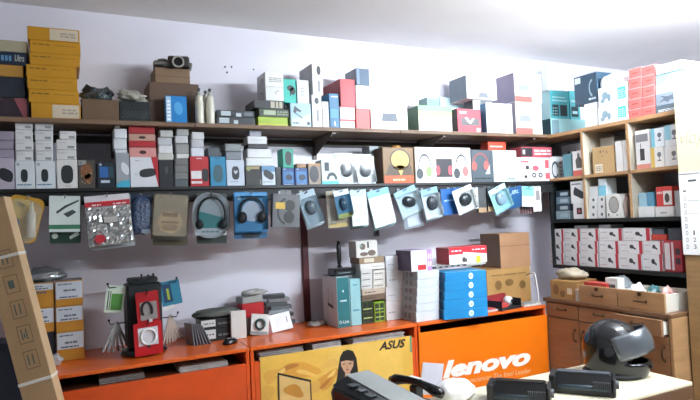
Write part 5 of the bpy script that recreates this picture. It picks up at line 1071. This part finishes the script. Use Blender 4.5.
# white carton column
prev = CT
for k, yt in enumerate((301, 286, 270.5, 255.5)):
    prev = ct('white_carton', 'white carton, %s of the four in the plain white column' % (ORDS[k] if k < 3 else 'topmost'), 386, 409-.5*k, yt, 3.0, ('dadad8', 'd6d6d6', 'd9d9da', 'cfd0d4')[k], prev, d=.14, g='white carton column on the counter', rz=random.uniform(-.03, .03)); dec(prev, 'F', 'grey_lettering', L(.1, .35, .4, .5, 1, k), 'a9a9ac')
# grey-white batteries
prev = CT
for k in range(6):
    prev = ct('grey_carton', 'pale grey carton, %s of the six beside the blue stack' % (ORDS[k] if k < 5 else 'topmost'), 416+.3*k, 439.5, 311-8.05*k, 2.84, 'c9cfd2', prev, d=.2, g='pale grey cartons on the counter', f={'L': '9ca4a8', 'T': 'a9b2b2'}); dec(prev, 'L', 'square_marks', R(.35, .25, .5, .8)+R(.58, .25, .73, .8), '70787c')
gtop = prev
prev = CT
for k in range(5):
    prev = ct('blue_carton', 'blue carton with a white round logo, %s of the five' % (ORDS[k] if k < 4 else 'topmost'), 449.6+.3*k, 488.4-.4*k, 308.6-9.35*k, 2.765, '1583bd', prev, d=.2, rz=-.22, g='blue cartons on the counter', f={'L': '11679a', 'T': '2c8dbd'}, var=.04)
    dec(prev, 'F', 'round_logo', E(.62, .5, .058, .34, 18), 'e6f0f4'); dec(prev, 'F', 'logo_lettering', T('hp', .585, .24, .655, .72, .25), '1583bd', .0012)
btop = prev
k1 = ct('black_box', 'long black box with white pictograms across the grey and blue stacks', 433, 486, 264.6, 2.9, '1d2022', [gtop, btop], d=.13, f={'T': 'b9bcb6'}); dec(k1, 'F', 'white_pictograms', sum([R(.05+.11*k, .2, .11+.11*k, .8) for k in range(5)], []), '9aa0a0'); dec(k1, 'F', 'pale_end', R(.62, 0, 1, 1), 'a8aca4')
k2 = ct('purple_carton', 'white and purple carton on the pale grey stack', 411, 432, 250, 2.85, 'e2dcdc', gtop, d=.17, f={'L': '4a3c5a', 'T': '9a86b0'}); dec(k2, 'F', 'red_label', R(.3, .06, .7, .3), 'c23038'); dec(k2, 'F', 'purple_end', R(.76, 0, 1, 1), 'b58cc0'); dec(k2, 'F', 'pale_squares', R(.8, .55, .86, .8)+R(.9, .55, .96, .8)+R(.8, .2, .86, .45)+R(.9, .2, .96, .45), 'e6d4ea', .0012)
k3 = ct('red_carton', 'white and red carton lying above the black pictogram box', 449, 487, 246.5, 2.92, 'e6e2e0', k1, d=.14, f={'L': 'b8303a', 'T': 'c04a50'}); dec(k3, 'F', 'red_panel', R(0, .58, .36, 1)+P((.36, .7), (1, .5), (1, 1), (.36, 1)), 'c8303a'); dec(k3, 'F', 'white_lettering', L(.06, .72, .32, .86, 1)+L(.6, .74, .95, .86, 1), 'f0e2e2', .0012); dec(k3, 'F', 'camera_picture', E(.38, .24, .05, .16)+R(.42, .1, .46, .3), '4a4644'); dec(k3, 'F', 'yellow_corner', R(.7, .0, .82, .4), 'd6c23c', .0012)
# brown cartons
g1 = ct('brown_carton', 'lower kraft carton with dark print at the right counter end', 487, 531, 268, 3.0, 'a9834f', d=.25, f={'L': '8a6a42'}); dec(g1, 'F', 'dark_print', E(.25, .55, .08, .14, 9)+E(.5, .6, .1, .1, 9)+E(.8, .5, .08, .12, 9)+L(.1, .8, .9, .86, 1), '7a5c34')
g2 = ct('brown_carton', 'upper plain kraft carton standing on the printed one', 500, 530, 233, 3.0, 'a47c5c', g1, d=.2, f={'L': '74563f', 'T': 'b08a68'}); dec(g2, 'F', 'tape_line', R(0, .62, 1, .65), '8f6c4e')
# open gadget tray
gt_ = empty('gadget_box', (2.50, 2.885, CT+.0006), (0, 0, .2), 'open red and black camera box tilted at the counter end', 'camera box')
G().box(-.1, .1, -.06, .06, .0, .012, .002).build('base_tray', M('26262a'), gt_); [G().box(a_, b_, -.06, .06, .0125, .06).build('end_wall', M('1c1c1f'), gt_) for a_, b_ in ((-.1, -.094), (.094, .1))]
G().add([(-.1, .055, .013), (.1, .055, .013), (.1, .062, .085), (-.1, .062, .085), (-.1, .06, .013), (.1, .06, .013), (.1, .067, .085), (-.1, .067, .085)], [(0, 1, 2, 3), (4, 7, 6, 5), (0, 4, 5, 1), (2, 6, 7, 3), (0, 3, 7, 4), (1, 5, 6, 2)]).build('red_lid', M('8f2a2e'), gt_)
G().ball((.045, -.0, .045), (.032, .032, .03), 16, 10).build('camera_ball', M('d0d0ce', rough=.3), gt_, smooth=True); G().cyl(.012, 0, .006, 12, (.045, -.03, .045), 'y').build('camera_lens', M('101012'), gt_); G().box(-.08, 0, -.04, .03, .0125, .04, .004).build('foam_insert', M('b9423c'), gt_)
for k, (x, y, rz_) in enumerate(((2.36, 2.875, .1), (2.70, 2.88, -.1))):
    o = G().box(-.07, .07, -.045, .045, 0, .012, .002).build('paper_pad', M(('b9aea8', 'c6c4bc')[k], var=.2), None, (x, y, CT+.0008), (0, 0, rz_)); tag(o, ('red and grey pamphlet pile beside the blue cartons', 'grey booklet pile at the very end of the counter')[k], 'booklets')
    G().box(-.06, .03, -.04, .03, .0125, .02, .001).build('top_booklet', M(('b5504c', '8a8d8a')[k]), o)
p = at(534, 285, Y=3.1); o = G().tube([(0, 0, .003), (.0, 0, .05), (-.006, 0, .12), (-.004, .01, .17), (.006, .03, .2), (.012, .07, .2), (.012, .11, .18)], .0045, 7).build('white_cable', M('e2e2e0', rough=.35), None, (2.772, 2.86, CT+.002), (0, 0, 0), True); tag(o, 'white cable rising from the counter end beside the wall', 'cable')
# papers in the counter slots
for k, (x0, x1, off, lab, cc) in enumerate(((.12, .33, 0, 'folded grey paper bundle in the slot under the spinner rack', '8f8a86'), (.47, .72, .01, 'clear wrapped paper roll sticking out of the left slot', 'b5b0aa'), (.87, 1.12, 0, 'white paper pile in the left part of the banner counter slot', 'c9c6c2'), (1.16, 1.34, .01, 'leaning white paper stack in the banner counter slot', 'd6d4d2'), (1.40, 1.74, .0, 'thick white paper pile in the right part of the banner slot', 'dcdad6'))):
    t = empty('paper_pile', ((x0+x1)/2, 2.945, .8486), (0, 0, 0), lab, 'papers'); n = 3+(k > 1)*2
    for j in range(n): G().box(-(x1-x0)/2+.01*random.random(), (x1-x0)/2-.012*random.random(), -.085-off+.012*random.random(), .09, .0005+.0085*j, .0078+.0085*j, .001).build('paper_sheaf', M(cc, var=.25, scale=30), t, rot=(0, 0, random.uniform(-.03, .03)))
# ================================================================== banners on the counter fronts
PY = 2.8195
bn = empty('laptop_banner', (1.33, PY, .06), label='yellow banner with a laptop and a dark haired woman on the counter', cat='banner')
base = flat('banner_sheet', [[(260, 357.5), (411.5, 335.5), (414.5, 400), (416.5, 440), (263.5, 470)]], 'e0b04a', bn, Y=PY)
flat('pale_glow', [[(330, 349), (400, 339), (405, 395), (360, 402), (322, 380)]], 'e3b757', bn, Y=PY, off=.0006)
def blob(x, y, rx, ry, rot, n=16, w=.16, sd=0):
    return [(x+rx*(1+w*sin(3*t+sd))*cos(t)*cos(rot)-ry*(1+w*sin(3*t+sd))*sin(t)*sin(rot), y+rx*(1+w*sin(3*t+sd))*cos(t)*sin(rot)+ry*(1+w*sin(3*t+sd))*sin(t)*cos(rot)) for t in [2*pi*k/n for k in range(n)]]
for k, (x, y, rx, ry, ro, cc) in enumerate(((297, 371, 23, 8, -.1, 'd89a3a'), (271, 376, 9, 6, -.7, 'd6a044'), (327, 380, 14, 6.5, -.75, 'd0923a'), (268, 393, 6, 9, .2, 'd6a247'), (314, 388, 9, 5, -.6, 'd8a44a'), (330, 364, 9, 4, -.3, 'dfac52'))):
    flat('gold_cloth_print', [blob(x, y, rx, ry, ro, sd=k)], cc, bn, Y=PY, off=.0009+.0001*k)
for k, (x, y, rx, ry, ro, cc) in enumerate(((290, 367, 9, 2.4, -.35, 'b8752a'), (306, 373, 11, 2.2, .25, 'e6b75c'), (326, 383, 9, 1.8, -.8, 'b5742a'), (332, 374, 6, 1.6, -.8, 'e8bd66'), (281, 372, 6, 1.6, -.6, 'e9bf68'))):
    flat('cloth_fold_print', [blob(x, y, rx, ry, ro, sd=k)], cc, bn, Y=PY, off=.0015+.0001*k)
flat('laptop_frame_print', [[(277.5, 372.5), (311, 380), (312.5, 412), (278.5, 414)]], '2a2018', bn, Y=PY, off=.0024)
flat('laptop_screen_print', [[(279.2, 375), (309.8, 382), (311, 411), (280, 412)]], 'd8b06c', bn, Y=PY, off=.0028); flat('screen_flower_print', [blob(294, 391, 10, 6, .3)], 'c08430', bn, Y=PY, off=.0032)
flat('hair_print', [[(336, 385), (338.5, 366), (340, 357), (343, 351.5), (348, 349.5), (353, 351), (356.5, 358), (358, 370), (358, 384), (352, 392), (338, 394)]], '1f1813', bn, Y=PY, off=.0016)
flat('jacket_print', [[(334, 410), (331, 392), (337, 380), (345, 375), (357, 378), (366, 392), (368, 410)]], '191a1d', bn, Y=PY, off=.0019)
flat('face_print', [[(340.8, 360.5), (344, 358.2), (350, 358), (353.6, 360), (353.2, 366), (350.8, 371), (347.7, 373.8), (344, 371.4), (341.2, 366)], [(345.2, 372), (350, 371), (351, 376), (345, 377)]], 'c79a78', bn, Y=PY, off=.0022)
flat('fringe_print', [[(340.6, 361.8), (341, 357), (347, 354), (353, 357), (353.4, 361.2), (347, 360.2)]], '1a1410', bn, Y=PY, off=.0026); flat('lips_print', [[(345.4, 369.4), (347.2, 368.7), (349.2, 369.2), (347.4, 370.4)]], 'a03c38', bn, Y=PY, off=.0026)
flat('eyes_print', [[(342.6, 363.9), (345.4, 363.4), (345.4, 364.3), (342.8, 364.8)], [(348.6, 363.2), (351.6, 363.0), (351.5, 363.9), (348.7, 364.2)]], '2a1e18', bn, Y=PY, off=.0026); flat('nose_print', [[(347, 364.5), (347.9, 367.4), (346.4, 367.6)]], 'a87c5c', bn, Y=PY, off=.0026)
flat('jacket_badges_print', [[(338, 393), (340.4, 392), (341.4, 395), (339, 396)], [(345.5, 398), (348, 397), (348.6, 401), (346, 402)]], '9a9484', bn, Y=PY, off=.0026)
def skew_text(txt, x0, y0, x1, y1, h, shear, bold):      # lettering along a sloping base line, in pixels
    return [[(x0+(x1-x0)*u, y0+(y1-y0)*u-h*v) for u, v in p] for p in T(txt, 0, 0, 1, 1, shear, bold)]
flat('brand_lettering', skew_text('ASUS', 379, 350.8, 405.5, 347.2, 8.6, .28, .035), '241f1a', bn, Y=PY, off=.0016); flat('teal_strip_print', [[(409.6, 336), (411.3, 335.7), (412, 352), (410.3, 352.3)]], '5c8a70', bn, Y=PY, off=.0012)
ln = empty('brand_board', (2.3, PY, .06), label='bright orange board with large white italic lettering under the counter', cat='board')
lp = [at(x, y, Y=PY)-Vector(ln.location) for x, y in ((418.5, 333), (546.5, 314.5), (550, 400), (422, 470))]
G().prism([(q.x, q.z) for q in lp], -.004, .0).build('board_sheet', M('e8720f', rough=.3, var=.05), ln)
flat('brand_lettering', skew_text('lenovo', 443, 379, 530.5, 364.6, 17.5, .22, .05), 'efe9e0', ln, Y=PY, off=.0046); flat('small_lettering', skew_text('neriences The Intel Leader', 470, 382.6, 531, 372.6, 5, .2, 0), 'e9b98c', ln, Y=PY, off=.0046)
